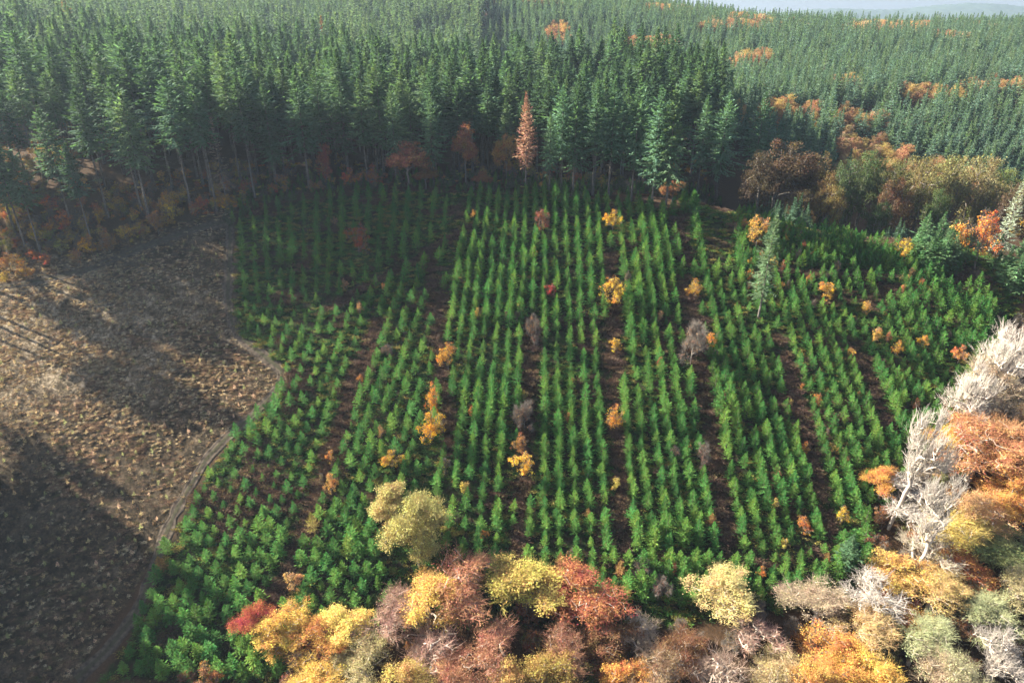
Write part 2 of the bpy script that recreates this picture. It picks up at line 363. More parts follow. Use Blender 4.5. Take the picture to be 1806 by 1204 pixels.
def scatter(name, protos, X, Y, scl, label, cat=None, tilt=0.08, zoff=-0.05, idx=None, sz=None, rz=None):
    """stuff nobody could count: one object, copies of a few small meshes at the points of a mesh"""
    X = np.asarray(X, float); Y = np.asarray(Y, float); n = len(X)
    V = np.column_stack([X, Y, hgt(X, Y) + zoff]); me = bpy.data.meshes.new(name); me.vertices.add(n); me.vertices.foreach_set('co', V.astype(np.float32).ravel())
    s = np.broadcast_to(scl, n).astype(np.float32); sc3 = np.column_stack([s, s, s * (1 if sz is None else sz)]).astype(np.float32)
    rot = np.column_stack([rng.normal(0, tilt, n), rng.normal(0, tilt, n), rng.uniform(0, 6.28, n)]).astype(np.float32)
    a = me.attributes.new('rot', 'FLOAT_VECTOR', 'POINT'); a.data.foreach_set('vector', rot.ravel())
    a = me.attributes.new('scl', 'FLOAT_VECTOR', 'POINT'); a.data.foreach_set('vector', sc3.ravel())
    a = me.attributes.new('idx', 'INT', 'POINT'); a.data.foreach_set('value', (rng.integers(0, len(protos), n) if idx is None else np.asarray(idx)).astype(np.int32))
    o = link(name, me); tag(o, label, cat, None, 'stuff')
    pc = bpy.data.collections.new(name + '_kinds')
    for k, (pm, pcx) in enumerate(protos):
        pm = fixed_colour(pm, pcx)
        po = bpy.data.objects.new('%s_kind_%02d' % (name, k), pm); po.color = (*pcx, 1); pc.objects.link(po)
    g = bpy.data.node_groups.new(name, 'GeometryNodeTree')
    g.interface.new_socket('Geometry', in_out='INPUT', socket_type='NodeSocketGeometry'); g.interface.new_socket('Geometry', in_out='OUTPUT', socket_type='NodeSocketGeometry')
    gi = g.nodes.new('NodeGroupInput'); go = g.nodes.new('NodeGroupOutput'); ip = g.nodes.new('GeometryNodeInstanceOnPoints')
    ci = g.nodes.new('GeometryNodeCollectionInfo'); ci.inputs[0].default_value = pc; ci.inputs['Separate Children'].default_value = True; ci.inputs['Reset Children'].default_value = True
    def na(nm, ty):
        q = g.nodes.new('GeometryNodeInputNamedAttribute'); q.data_type = ty; q.inputs[0].default_value = nm; return q.outputs[0]
    g.links.new(gi.outputs[0], ip.inputs['Points']); g.links.new(ci.outputs[0], ip.inputs['Instance']); ip.inputs['Pick Instance'].default_value = True
    g.links.new(na('idx', 'INT'), ip.inputs['Instance Index']); g.links.new(na('rot', 'FLOAT_VECTOR'), ip.inputs['Rotation']); g.links.new(na('scl', 'FLOAT_VECTOR'), ip.inputs['Scale'])
    g.links.new(ip.outputs[0], go.inputs[0])
    md = o.modifiers.new('scatter', 'NODES'); md.node_group = g
    return o

# ---------------------------------------------------------------- ground
def graded(lo, a, b, hi, step):
    mid = list(np.arange(a, b + .01, step)); l = []; x = a; s = step
    while x > lo: s *= 1.12; x -= s; l.append(x)
    r_ = []; x = mid[-1]; s = step
    while x < hi: s *= 1.12; x += s; r_.append(x)
    return np.array(l[::-1] + mid + r_)
gx = graded(-5000, -150, 150, 5000, 1.0); gy = graded(-1500, 62, 215, 6000, 1.0)
mx, my = np.meshgrid(gx, gy); mx = mx.ravel(); my = my.ravel()
inb = (mx > -690) & (mx < 990) & (my > -95) & (my < 1490)
gz = np.where(inb, hgt(mx, my), 0)
cxx = np.clip(mx, -690, 990); cyy = np.clip(my, -95, 1490); dd = np.hypot(mx - cxx, my - cyy)
base_far = 30 + 30 * vnoise(mx, my, 3, 900) + 12 * vnoise(mx, my, 4, 300)
gz = np.where(inb, gz, hgt(cxx, cyy) * np.exp(-dd / 400) + base_far * (1 - np.exp(-dd / 400)))
# the distant wooded ridge
gz = gz - 0 * np.exp(-((my - 3300) / 420) ** 2) * (62 + 16 * vnoise(mx, my, 9, 160) + 26 * np.exp(-((mx - 2050) / 160) ** 2) + 16 * np.exp(-((mx - 1700) / 180) ** 2)) * (mx > 800) * np.clip((mx - 800) / 500, 0, 1)
dtr = np.minimum(seg_dist(mx, my, TRACK), seg_dist(mx, my, TRACK2))
inf = inside(mx, my, FIELD); incl = inside(mx, my, CLEAR) & ~inf
near = (mx > -160) & (mx < 160) & (my > 60) & (my < 216)
gz = gz + np.where(near & (dtr > 2.3), (vnoise(mx, my, 5, 2.2) - .5) * .35 + (vnoise(mx, my, 6, 7) - .5) * .7, 0) * np.clip((dtr - 2.3) / 1.5, 0, 1)
nx, ny = len(gx), len(gy); i = np.arange(nx * ny).reshape(ny, nx)
Q = np.stack([i[:-1, :-1], i[:-1, 1:], i[1:, 1:], i[1:, :-1]], -1).reshape(-1, 4)
def ground_mat():
    m, t = mat('woodland_ground'); L = t.links.new
    out = N(t, "ShaderNodeOutputMaterial"); at = N(t, "ShaderNodeAttribute", attribute_name='land'); sep = N(t, "ShaderNodeSeparateColor"); L(at.outputs['Color'], sep.inputs[0])
    tc = N(t, "ShaderNodeTexCoord")
    def noise(sc, det=4, rgh=.6):
        n = N(t, "ShaderNodeTexNoise"); n.inputs['Scale'].default_value = sc; n.inputs['Detail'].default_value = det; n.inputs['Roughness'].default_value = rgh; L(tc.outputs['Object'], n.inputs[0]); return n.outputs[0]
    def ramp(src, cols):
        c = N(t, "ShaderNodeValToRGB"); e = c.color_ramp.elements
        while len(e) < len(cols): e.new(.5)
        for k, (p, col) in enumerate(cols): e[k].position = p; e[k].color = (*col, 1)
        L(src, c.inputs[0]); return c.outputs[0]
    def mix(f, a, b):
        x = N(t, "ShaderNodeMixRGB"); L(f, x.inputs[0]); L(a, x.inputs[1]); L(b, x.inputs[2]); return x.outputs[0]
    fine = noise(2.6, 8, .8); mid_ = noise(.25, 4); blot = noise(.6, 3)
    clod = N(t, 'ShaderNodeMixRGB'); clod.inputs[0].default_value = .5; L(noise(.55, 6, .7), clod.inputs[1]); L(noise(1.9, 5, .8), clod.inputs[2]); clod = clod.outputs[0]
    bare = ramp(clod, [(.40, (.010, .008, .005)), (.48, (.028, .021, .013)), (.56, (.065, .045, .027)), (.64, (.15, .10, .06))])
    straw = ramp(clod, [(.40, (.022, .016, .009)), (.48, (.085, .064, .038)), (.54, (.22, .17, .11)), (.62, (.40, .33, .23))])
    sf = ramp(mid_, [(.38, (0, 0, 0)), (.60, (1, 1, 1))])
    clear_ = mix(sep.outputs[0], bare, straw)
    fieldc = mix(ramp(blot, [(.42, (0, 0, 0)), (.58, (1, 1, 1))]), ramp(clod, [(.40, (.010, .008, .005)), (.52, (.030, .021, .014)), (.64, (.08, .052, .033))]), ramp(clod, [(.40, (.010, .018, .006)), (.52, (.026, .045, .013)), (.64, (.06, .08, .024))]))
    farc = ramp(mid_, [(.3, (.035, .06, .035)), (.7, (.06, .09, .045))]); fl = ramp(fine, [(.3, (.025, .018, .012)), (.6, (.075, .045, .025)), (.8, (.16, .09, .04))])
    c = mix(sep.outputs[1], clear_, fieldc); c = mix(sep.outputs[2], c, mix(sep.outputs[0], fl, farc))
    p = N(t, "ShaderNodeBsdfPrincipled"); p.inputs['Roughness'].default_value = .95; p.inputs['Specular IOR Level'].default_value = .04; L(c, p.inputs['Base Color'])
    bmp = N(t, "ShaderNodeBump"); bmp.inputs['Strength'].default_value = .9; bmp.inputs['Distance'].default_value = .35; L(clod, bmp.inputs['Height']); L(bmp.outputs[0], p.inputs['Normal'])
    L(p.outputs[0], out.inputs[0]); return m
gme = mesh('ground', np.column_stack([mx, my, gz]), Q, [ground_mat()])
gme.polygons.foreach_set('use_smooth', np.ones(len(gme.polygons), bool))
land = np.zeros((len(mx), 4), np.float32); land[:, 3] = 1
ppx, ppy, _ = proj(mx, my, gz)
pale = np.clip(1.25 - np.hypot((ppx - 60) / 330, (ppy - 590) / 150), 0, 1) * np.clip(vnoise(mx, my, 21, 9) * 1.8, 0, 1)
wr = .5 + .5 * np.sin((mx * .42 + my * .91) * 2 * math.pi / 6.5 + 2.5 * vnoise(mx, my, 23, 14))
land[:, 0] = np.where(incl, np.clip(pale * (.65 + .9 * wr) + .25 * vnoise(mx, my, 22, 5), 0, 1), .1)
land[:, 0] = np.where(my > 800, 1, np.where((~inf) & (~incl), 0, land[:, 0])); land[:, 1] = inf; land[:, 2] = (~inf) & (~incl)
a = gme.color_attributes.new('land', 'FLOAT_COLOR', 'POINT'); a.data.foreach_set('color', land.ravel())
ground = link('ground', gme); tag(ground, 'brown wooded hillside with a cleared slope and planted rows', None, None, 'structure')

hxx = np.arange(300, 3300, 14.0); hyy = np.arange(2500, 3700, 26.0); ax_, ay_ = np.meshgrid(hxx, hyy); ax_ = ax_.ravel(); ay_ = ay_.ravel()
prof_ = 34 + 20 * np.exp(-((ax_ - 1340) / 260) ** 2) + 44 * np.exp(-((ax_ - 1960) / 300) ** 2) + 10 * vnoise(ax_, ay_, 81, 220) + 5 * vnoise(ax_, ay_, 82, 60)
hz_ = 20 + np.exp(-((ay_ - 3200) / 330) ** 2) * prof_ * np.clip((ax_ - 300) / 500, 0, 1) * np.clip((3300 - ax_) / 500, 0, 1) * 1.02 + np.random.default_rng(83).uniform(-3.5, 4.5, len(ax_))
n1, n2 = len(hxx), len(hyy); ii = np.arange(n1 * n2).reshape(n2, n1)
tag(link('wooded_ridge', mesh('wooded_ridge', np.column_stack([ax_, ay_, hz_]), np.stack([ii[:-1, :-1], ii[:-1, 1:], ii[1:, 1:], ii[1:, :-1]], -1).reshape(-1, 4), [fol('ridge_woods', trans=0, tcol=(1, 1, 1), hue=.03, val=.6, color=(.035, .052, .045), sc=.02)])), 'far wooded ridge paling into the haze', None, None, 'structure')

# track: a ribbon with two wheel ruts
def ribbon(name, line, hw, m):
    d = np.r_[0, np.cumsum(np.hypot(*np.diff(line, axis=0).T))]; s = np.arange(0, d[-1], .5)
    x = np.interp(s, d, line[:, 0]); y = np.interp(s, d, line[:, 1])
    for _ in range(6): x[1:-1] = (x[:-2] + x[1:-1] * 2 + x[2:]) / 4; y[1:-1] = (y[:-2] + y[1:-1] * 2 + y[2:]) / 4
    tx, ty = np.gradient(x), np.gradient(y); l = np.hypot(tx, ty); tx /= l; ty /= l
    u = np.linspace(-1, 1, 13); wv = hw * (1 + .6 * (vnoise(s, s * 0, 31, 2.0) - .5))
    X = x[:, None] + (-ty)[:, None] * u * wv[:, None]; Y = y[:, None] + tx[:, None] * u * wv[:, None]
    prof = .05 - .07 * np.exp(-((np.abs(u) - .5) / .16) ** 2) - .12 * (np.abs(u) > .95)
    Z = hgt(X.ravel(), Y.ravel()).reshape(X.shape) + .07 + prof[None]
    n, k = X.shape; i = np.arange(n * k).reshape(n, k)
    me = mesh(name, np.stack([X, Y, Z], -1).reshape(-1, 3), np.stack([i[:-1, :-1], i[:-1, 1:], i[1:, 1:], i[1:, :-1]], -1).reshape(-1, 4), [m])
    at_ = me.attributes.new('across', 'FLOAT', 'POINT'); at_.data.foreach_set('value', np.tile(np.abs(u), n).astype(np.float32))
    me.polygons.foreach_set('use_smooth', np.ones(len(me.polygons), bool)); return me
def track_mat():
    m, t = mat('dirt_track'); L = t.links.new; out = N(t, "ShaderNodeOutputMaterial"); tc = N(t, "ShaderNodeTexCoord")
    n = N(t, "ShaderNodeTexNoise"); n.inputs['Scale'].default_value = 1.3; n.inputs['Detail'].default_value = 6; L(tc.outputs['Object'], n.inputs[0])
    c = N(t, "ShaderNodeValToRGB"); e = c.color_ramp.elements; e[0].position = .3; e[0].color = (.020, .016, .012, 1); e[1].position = .7; e[1].color = (.115, .090, .066, 1); L(n.outputs[0], c.inputs[0])
    at_ = N(t, "ShaderNodeAttribute", attribute_name='across')
    r_ = N(t, "ShaderNodeValToRGB"); e = r_.color_ramp.elements; e[0].position = .22; e[0].color = (1, 1, 1, 1); e[1].position = .36; e[1].color = (0, 0, 0, 1); L(at_.outputs['Fac'], r_.inputs[0])
    mx_ = N(t, "ShaderNodeMixRGB"); mm = N(t, "ShaderNodeMath", operation='MULTIPLY'); L(r_.outputs[0], mm.inputs[0]); L(n.outputs[0], mm.inputs[1])
    L(mm.outputs[0], mx_.inputs[0]); L(c.outputs[0], mx_.inputs[1]); mx_.inputs[2].default_value = (.030, .036, .014, 1)
    p = N(t, "ShaderNodeBsdfPrincipled"); p.inputs['Roughness'].default_value = .95; p.inputs['Specular IOR Level'].default_value = .04; L(mx_.outputs[0], p.inputs[0]); L(p.outputs[0], out.inputs[0])
    b = N(t, "ShaderNodeBump"); b.inputs['Strength'].default_value = .6; b.inputs['Distance'].default_value = .15; L(n.outputs[0], b.inputs['Height']); L(b.outputs[0], p.inputs['Normal']); return m
TM = track_mat()
tag(link('dirt_track', ribbon('dirt_track', TRACK2, 1.2, TM)), 'bare earth track winding down between cleared slope and plantation', None, None, 'structure')
tag(link('dirt_track', ribbon('dirt_track', TRACK, 1.15, TM)), 'pale earth track along the foot of the tall firs', None, None, 'structure')

# ---------------------------------------------------------------- plant kinds
GREEN = (0.066, 0.118, 0.062); GREEN2 = (0.070, 0.128, 0.080); YOUNG = (0.062, 0.172, 0.044)
sap_me = [conifer(100 + k, 4.5, .15, 1.34 + .10 * (k % 3), 120, 6, .46, .11, lo=.10, hi=1.05, prof=.82, rag=.16, sides=4, one=True, sag=.12, fol='young', trunk=.06) for k in range(7)]
fir_me = [conifer(200 + k, 32, 32 * hb, rd, 330, 11, 1.25, .34, lo=-.30, hi=.7, prof=.72, rag=.34, dead=60, sag=.22) for k, (hb, rd) in enumerate([(.28, 5.2), (.34, 4.8), (.30, 5.8), (.40, 5.0), (.26, 5.4), (.36, 5.6)])]
firin_me = [conifer(230 + k, 32, 32 * hb, rd * 1.38, 270, 9, 1.7, .44, lo=-.28, hi=.75, prof=.95, rag=.34, sag=.2, one=True, sides=5) for k, (hb, rd) in enumerate([(.42, 3.9), (.48, 3.5), (.45, 4.3), (.5, 3.7), (.4, 4.1)])]
tallbare_me = [conifer(250 + k, 32, 32 * hb, rd, 230, 9, 1.4, .36, lo=-.35, hi=.7, prof=.6, rag=.3, dead=50, sag=.25) for k, (hb, rd) in enumerate([(.50, 4.4), (.54, 4.2), (.48, 4.8), (.52, 4.6)])]
far_me = [conifer(270 + k, 17, 2.0, 3.1 + .35 * (k % 3), 120, 5, 1.5, .46, lo=-.05, hi=.75, prof=.95, rag=.26, sides=4, one=True, sag=.15) for k in range(6)]
farfir_me = [conifer(290 + k, 32, 9, 5.2, 130, 5, 2.4, .75, lo=-.2, hi=.75, prof=.95, rag=.3, sides=4, one=True, sag=.18) for k in range(5)]
print('conifers', sum(len(m.polygons) for m in sap_me), [len(m.polygons) for m in sap_me[:1] + [fir_me[0][1]] + firin_me[:1] + far_me[:1] + farfir_me[:1]])
big_me = [broadleaf(300 + k, 18, 5, 6.0, 7.8, 11.0, 260, 9500, .27, 7, r0=.38, spread=1.15, twl=2.0, hollow=.08, up=.9, lobes=5 + k % 3, wood='pale' if k % 2 else 'bark') for k in range(7)]
thin_me = [broadleaf(320 + k, 18, 4.5, 6.0, 7.2, 11.0, 260, 4200, .24, 7, r0=.38, spread=1.1, twl=2.2, hollow=.08, up=.9, wood='pale', tr=.020, lobes=6) for k in range(5)]
bare_me = [broadleaf(340 + k, 18, 4.0, 5.0, 8.4, 10.4, 150, 200, .20, 5, r0=.50, spread=.9, twl=2.6, hollow=.08, up=1.2, wood='pale', tr=.030, lobes=5) for k in range(4)]
mid_me = [broadleaf(360 + k, 18, 5, 6.2, 6.5, 11.3, 260, 8500, .36, 4, r0=.3, spread=1.2, twl=1.3) for k in range(4)]
bush_me = [broadleaf(380 + k, 4.4, .5, 2.1, 2.2, 2.3, 120, 2300, .16, 7, r0=.07, spread=.40, twl=.5, tr=.011, one=True, lobes=4, hollow=.3) for k in range(5)]
hazel_me = [broadleaf(390 + k, 4.4, .4, 1.9, 2.0, 2.3, 130, 900, .14, 14, r0=.06, spread=.4, twl=.7, tr=.012, one=True, lobes=4, hollow=.3) for k in range(2)]
def brush(seed, n, w_, h_, wid=.03, nl=0, fol='brush', tall=1.0):
    """a tangle of arching stems with a few leaves"""
    r = np.random.default_rng(seed); b = MB(); a = r.uniform(0, 6.28, n); c0 = np.column_stack([r.normal(0, w_ * .3, (n, 2)), np.zeros(n)])
    d = np.column_stack([np.cos(a), np.sin(a), r.uniform(.4, 1.6, n) * tall]); d = unit(d); L_ = r.uniform(.4, 1, n) * h_
    m1 = c0 + d * (L_ * .55)[:, None]; d2 = unit(d * [1, 1, .2]); e = m1 + d2 * (L_ * .5)[:, None]
    wv = unit(np.cross(d, r.normal(0, 1, (n, 3)))) * wid
    V = np.stack([c0 - wv, c0 + wv, m1 + wv, m1 - wv], 1); b.add(V, np.arange(n * 4).reshape(-1, 4))
    b.kites(m1, d2, unit(np.cross(d2, r.normal(0, 1, (n, 3)))), L_ * .6, wid * 1.3)
    if nl:
        k = r.integers(0, n, nl); p = c0[k] + (e[k] - c0[k]) * r.random((nl, 1)); dd_ = unit(r.normal(0, 1, (nl, 3)) + [0, 0, .3])
        b.kites(p, dd_, unit(np.cross(dd_, r.normal(0, 1, (nl, 3)))), r.uniform(.1, .22, nl), .05)
    return b.build('brush', [M[fol]])
brush_me = [brush(400 + k, 120, 1.8, 1.2, .028, 200) for k in range(4)]
tuft_me = [brush(410 + k, 34, .8, .75, .034, 0, tall=1.2) for k in range(3)]
brash_me = [brush(415 + k, 70, 1.2, .75, .012, 0, tall=.35) for k in range(3)]
fern_me = [brush(420 + k, 60, 1.0, .8, .035, 110) for k in range(3)]
seed_me = [conifer(430 + k, 1.25, .05, .38, 26, 3, .26, .07, lo=.2, hi=1.0, prof=.8, sides=3, one=True, fol='brush', wood='bark', trunk=.02, sag=.05) for k in range(3)]

# ---------------------------------------------------------------- plantation
ROWS = []      # (block, row, along, X, Y)
def img_row(x0, slope, y0, y1, ysplit=700):
    pts = world_line([(x0 + slope * (y - ysplit), y) for y in np.linspace(y0, y1, 14)])
    d = np.r_[0, np.cumsum(np.hypot(*np.diff(pts, axis=0).T))]
    return pts, d
saps = []
def plant_row(block, row, x0, slope, y0, y1, keep, gap=1.8):
    pts, d = img_row(x0, slope, y0, y1); s = d[-1] - rng.uniform(0, 1.5); k = 0
    while s > 0:
        x = np.interp(s, d, pts[:, 0]) + rng.normal(0, .16); y = np.interp(s, d, pts[:, 1]) + rng.normal(0, .16)
        if keep(x, y) and rng.random() > .05: k += 1; saps.append((block, row, k, x, y))
        s -= gap * rng.uniform(.82, 1.15)
def pix(x, y): 
    a_, b_, _ = proj(x, y, float(hgt(x, y))); return float(a_), float(b_)
infield = lambda x, y: bool(inside(np.array([x]), np.array([y]), FIELD)[0])
def split_x(py): return 772 - .15 * (py - 700)
STRIP_UV = [(-1, 948 + .3), ]
def brown_strip(px, py):
    """wide unplanted strips of brush between rows"""
    s = []
    s.append(abs(px - (930 - .06 * (py - 714))) < 14 and 560 < py < 1010)
    s.append(abs(px - (1081 + .05 * (py - 600))) < 13 and 440 < py < 985)
    s.append(abs(px - (1228 + .16 * (py - 600))) < 15 and 500 < py < 985)
    s.append(abs(px - (1385 + .27 * (py - 640))) < 13 and 590 < py < 960)
    s.append(abs(px - (640 - .36 * (py - 650))) < 15 and 560 < py < 1120)
    s.append(abs(px - (1203 + .18 * (py - 430))) < 11 and 385 < py < 470)
    s.append(abs(py - (547 - .57 * (px - 575))) < 7 and 560 < px < 840)
    s.append(abs(py - (987 - float(np.clip((px - 1360) / 170, 0, 1) ** 2 * 75))) < 7 and 1050 < px < 1540)
    s.append(abs(py - (478 + .05 * (px - 1350))) < 5 and 1340 < px < 1600)
    s.append(abs(px - 1570) < 22 and abs(py - 515) < 12); s.append(abs(px - 1700) < 40 and abs(py - 500) < 14)
    s.append(abs(px - (785 + .1 * (py - 700))) < 10 and 440 < py < 800 and px < 830)
    s.append(abs(px - (1545 + .4 * (py - 700))) < 9 and 600 < py < 760)
    return any(s)
SH = [  # shrubs: px, py of crown middle, width px, height/width, kind, colour, words
    (634, 437, 34, 1.1, 0, (.30, .10, .035), 'rust brown rounded shrub alone in the shaded upper plantation'),
    (1080, 398, 28, 1, 0, (.60, .38, .04), 'yellow shrub near the top of a plantation row below the firs'),
    (1081, 524, 36, 1.1, 0, (.60, .40, .06), 'large yellow shrub in the upper middle brushy strip'),
    (1223, 515, 27, .9, 0, (.58, .36, .05), 'yellow shrub uphill of the grey brown dome-shaped bush'),
    (1082, 615, 20, 1.1, 0, (.62, .40, .04), 'small yellow shrub midway down the middle brushy strip'),
    (1082, 746, 33, 1.1, 0, (.58, .32, .06), 'golden shrub at the lower end of the middle brushy strip'),
    (1217, 620, 52, 1.1, 1, (.34, .21, .15), 'wide grey brown dome-shaped bush losing its leaves'),
    (1251, 606, 20, 1.1, 0, (.62, .30, .04), 'small orange shrub touching the grey brown domed bush'),
    (791, 636, 30, 1.3, 0, (.58, .30, .06), 'orange shrub uphill of the narrow orange one'),
    (765, 712, 22, 2.0, 0, (.60, .27, .04), 'narrow upright orange shrub just uphill of the round golden bush'),
    (760, 765, 43, 1.05, 0, (.62, .38, .04), 'round golden bush uphill of the big olive willow'),
    (692, 816, 34, .8, 0, (.58, .38, .05), 'low yellow bush beside the big olive willow'),
    (920, 830, 34, 1, 0, (.62, .42, .06), 'bright yellow bush low in the left brushy strip'),
    (918, 790, 26, 1.2, 0, (.48, .24, .08), 'dull orange bush above the bright yellow one'),
    (925, 745, 36, 1.15, 1, (.36, .20, .13), 'pinkish brown thinning bush in the left brushy strip'),
    (940, 590, 26, 1.6, 1, (.40, .17, .07), 'tall rust brown bush in the left brushy strip'),
    (1332, 426, 34, 1.2, 0, (.60, .38, .10), 'yellow bush half hidden by the lone slender spruce'),
    (1716, 445, 66, 1.1, 0, (.50, .22, .06), 'biggest orange rust domed bush near the far corner'),
    (1452, 525, 24, 1.1, 0, (.60, .36, .05), 'orange yellow bush right of the lone slender spruce'),
    (1525, 551, 20, 1, 0, (.60, .38, .06), 'pale yellow bush on the upper slope beyond the lone spruce'),
    (1593, 445, 24, 1.2, 0, (.62, .45, .05), 'lemon yellow bush below the young conifer thicket'),
    (1542, 598, 20, 1, 0, (.60, .36, .08), 'peach yellow bush, first of three in a line across the rows'),
    (1580, 618, 20, 1, 0, (.60, .36, .05), 'golden bush, middle of three in a line across the rows'),
    (1626, 607, 18, 1, 0, (.60, .34, .03), 'orange gold bush, last of three in a line across the rows'),
    (1688, 632, 22, 1.2, 0, (.45, .18, .06), 'rust brown bush near the far end of the plantation'),
    (1694, 682, 17, 1, 0, (.62, .34, .03), 'small orange bush near the white bare trees'),
    (970, 518, 18, 1, 0, (.40, .08, .05), 'small dark red bush in the upper plantation'),
    (1412, 932, 27, 1, 0, (.50, .20, .05), 'orange brown bush near the lower contour path'),
    (955, 395, 24, 1.2, 0, (.28, .10, .06), 'dark russet bush near the top of the rows'),
    (1310, 400, 18, 1, 0, (.55, .28, .05), 'small orange bush at the top edge behind the lone spruce'),
    (1339, 388, 12, 1, 0, (.60, .40, .05), 'smallest yellow bush at the top edge beside the lone spruce'),
    (1798, 412, 36, .7, 0, (.62, .42, .05), 'yellow bush at the far corner beyond the silver fir'),
    (1130, 1003, 30, .9, 1, (.38, .22, .16), 'pinkish bare bush on the lower contour path'),
    (1240, 810, 26, 1.3, 1, (.30, .15, .11), 'purplish brown bush low in the third brushy strip'),
    (520, 1030, 28, 1.1, 0, (.50, .32, .15), 'beige yellow bush in the lower brushy gap'),
    (585, 860, 24, 1.3, 0, (.50, .30, .10), 'pale orange bush between rows uphill of the willow'),
    (684, 620, 20, .8, 1, (.40, .22, .14), 'faded brown bush in the brushy strip by the track bend'),
    (585, 810, 16, 1, 0, (.52, .26, .06), 'small orange bush on the row near the track'),
    (1165, 1040, 36, .9, 1, (.40, .19, .12), 'russet thinning bush under the lower contour path'),
    (1480, 915, 22, 1.2, 0, (.62, .45, .05), 'yellow bush beside the lower green spruce'),
]
SHW = []
for (px, py, wd, hr, kd, col, lab) in SH:
    hh = wd * hr; bx, by = P(px, py + hh * .42); _, _, dep = proj(bx, by, float(hgt(bx, by)))
    SHW.append((bx, by, wd / F * float(dep)))
shp = np.array(SHW)
def free(x, y):
    px, py = pix(x, y)
    if brown_strip(px, py): return False
    return bool((np.hypot(shp[:, 0] - x, shp[:, 1] - y) > shp[:, 2] * .5 + .7).all())
clear_mid = lambda x, y: not (abs(pix(x, y)[0] - 735) < 52 and 900 < pix(x, y)[1] < 1020)
def crv0(px): return np.clip((px - 1360) / 170, 0, 1) ** 2 * 75
for u in range(-9, 38):                                     # main block
    x0 = 960 + u * 23.2; sl = (x0 - 960) / 1608 + (.006 * u if u < 0 else 0)
    yt = 345 if x0 < 1290 else 480
    plant_row('main', u + 10, x0, sl, yt, 1085, lambda x, y: infield(x, y) and pix(x, y)[0] > split_x(pix(x, y)[1]) and free(x, y) and clear_mid(x, y) and not (pix(x, y)[0] > 1045 and pix(x, y)[1] > 984 - crv0(pix(x, y)[0])))
for u in range(-17, 20):                                    # left block, leaning rows
    x0 = 740 + u * 24.5
    def kp(x, y):
        px, py = pix(x, y)
        return infield(x, y) and px < split_x(py) - 12 and py > 552 - .57 * max(px - 575, 0) and free(x, y) and clear_mid(x, y)
    plant_row('left', u + 18, x0, -.36, 400, 1200, kp, 2.7)
for u in range(-8, 20):                                     # upper shaded block
    x0 = 560 + u * 19
    def kp(x, y):
        px, py = pix(x, y)
        return infield(x, y) and px < split_x(py) - 12 and py <= 540 - .57 * (px - 575) + (60 if px < 560 else 0) and py < 552 and free(x, y)
    plant_row('upper', u + 9, x0, (560 - x0) * .0006, 330, 560, kp, 2.6)
def crv(px): return np.clip((px - 1360) / 170, 0, 1) ** 2 * 75
for v in range(4):                                          # cross rows following the lower edge
    for k, px in enumerate(np.arange(1062, 1545, 23.0)):
        x, y = P(px + rng.normal(0, 3), 1000 + 21 * v - crv(px) + rng.normal(0, 2))
        if infield(x, y) and rng.random() > .06: saps.append(('cross', v + 1, k + 1, x, y))
for u in range(0, 26):                                      # far corner block, rows along the contour
    for v in range(0, 60):
        px = 1300 + v * 8.6 + rng.normal(0, 1.5); py = 378 + u * 5.2 + (px - 1300) * .06
        if py > 482 + (px - 1350) * .04 or px > 1830 or py < np.interp(px, [1290, 1400, 1500, 1600, 1700, 1806], [385, 414, 430, 446, 462, 480]): continue
        x, y = P(px, py)
        if infield(x, y) and free(x, y) and rng.random() > .15: saps.append(('corner', u + 1, v + 1, x, y))
SA = np.array([(s[3], s[4]) for s in saps]); sz_ = hgt(SA[:, 0], SA[:, 1]); spx, spy, sdep = proj(SA[:, 0], SA[:, 1], sz_)
_cell = {}; keepi = []
for k in range(len(saps)):                                  # none closer than 1.5 m
    c = (int(SA[k, 0] // 1.5), int(SA[k, 1] // 1.5)); okk = True
    for a in (-1, 0, 1):
        for b in (-1, 0, 1):
            for q in _cell.get((c[0] + a, c[1] + b), ()):
                if np.hypot(*(SA[q] - SA[k])) < 1.15: okk = False
    if okk: _cell.setdefault(c, []).append(k); keepi.append(k)
print('saplings', len(keepi))
def hidden_front(px, py):      # behind the broadleaved trees along the bottom or outside the frame
    return py > np.interp(px, [0, 420, 440, 620, 720, 880, 1060, 1180, 1260, 1400, 1520, 1560, 1700, 1806], [1204, 1204, 1100, 1090, 1010, 1010, 1060, 1080, 1050, 1070, 990, 850, 680, 560]) or px < 0 or px > 1806
keepi.sort(key=lambda k: sdep[k]); single = []; mass = []
for k in keepi:
    if len(single) < 300 and not hidden_front(spx[k], spy[k]): single.append(k)
    else: mass.append(k)
hvar = lambda x, y: (.66 + .58 * vnoise(x, y, 41, 14) + rng.uniform(-.18, .18)) * (.6 if rng.random() < .06 else 1)
cntrow = {}
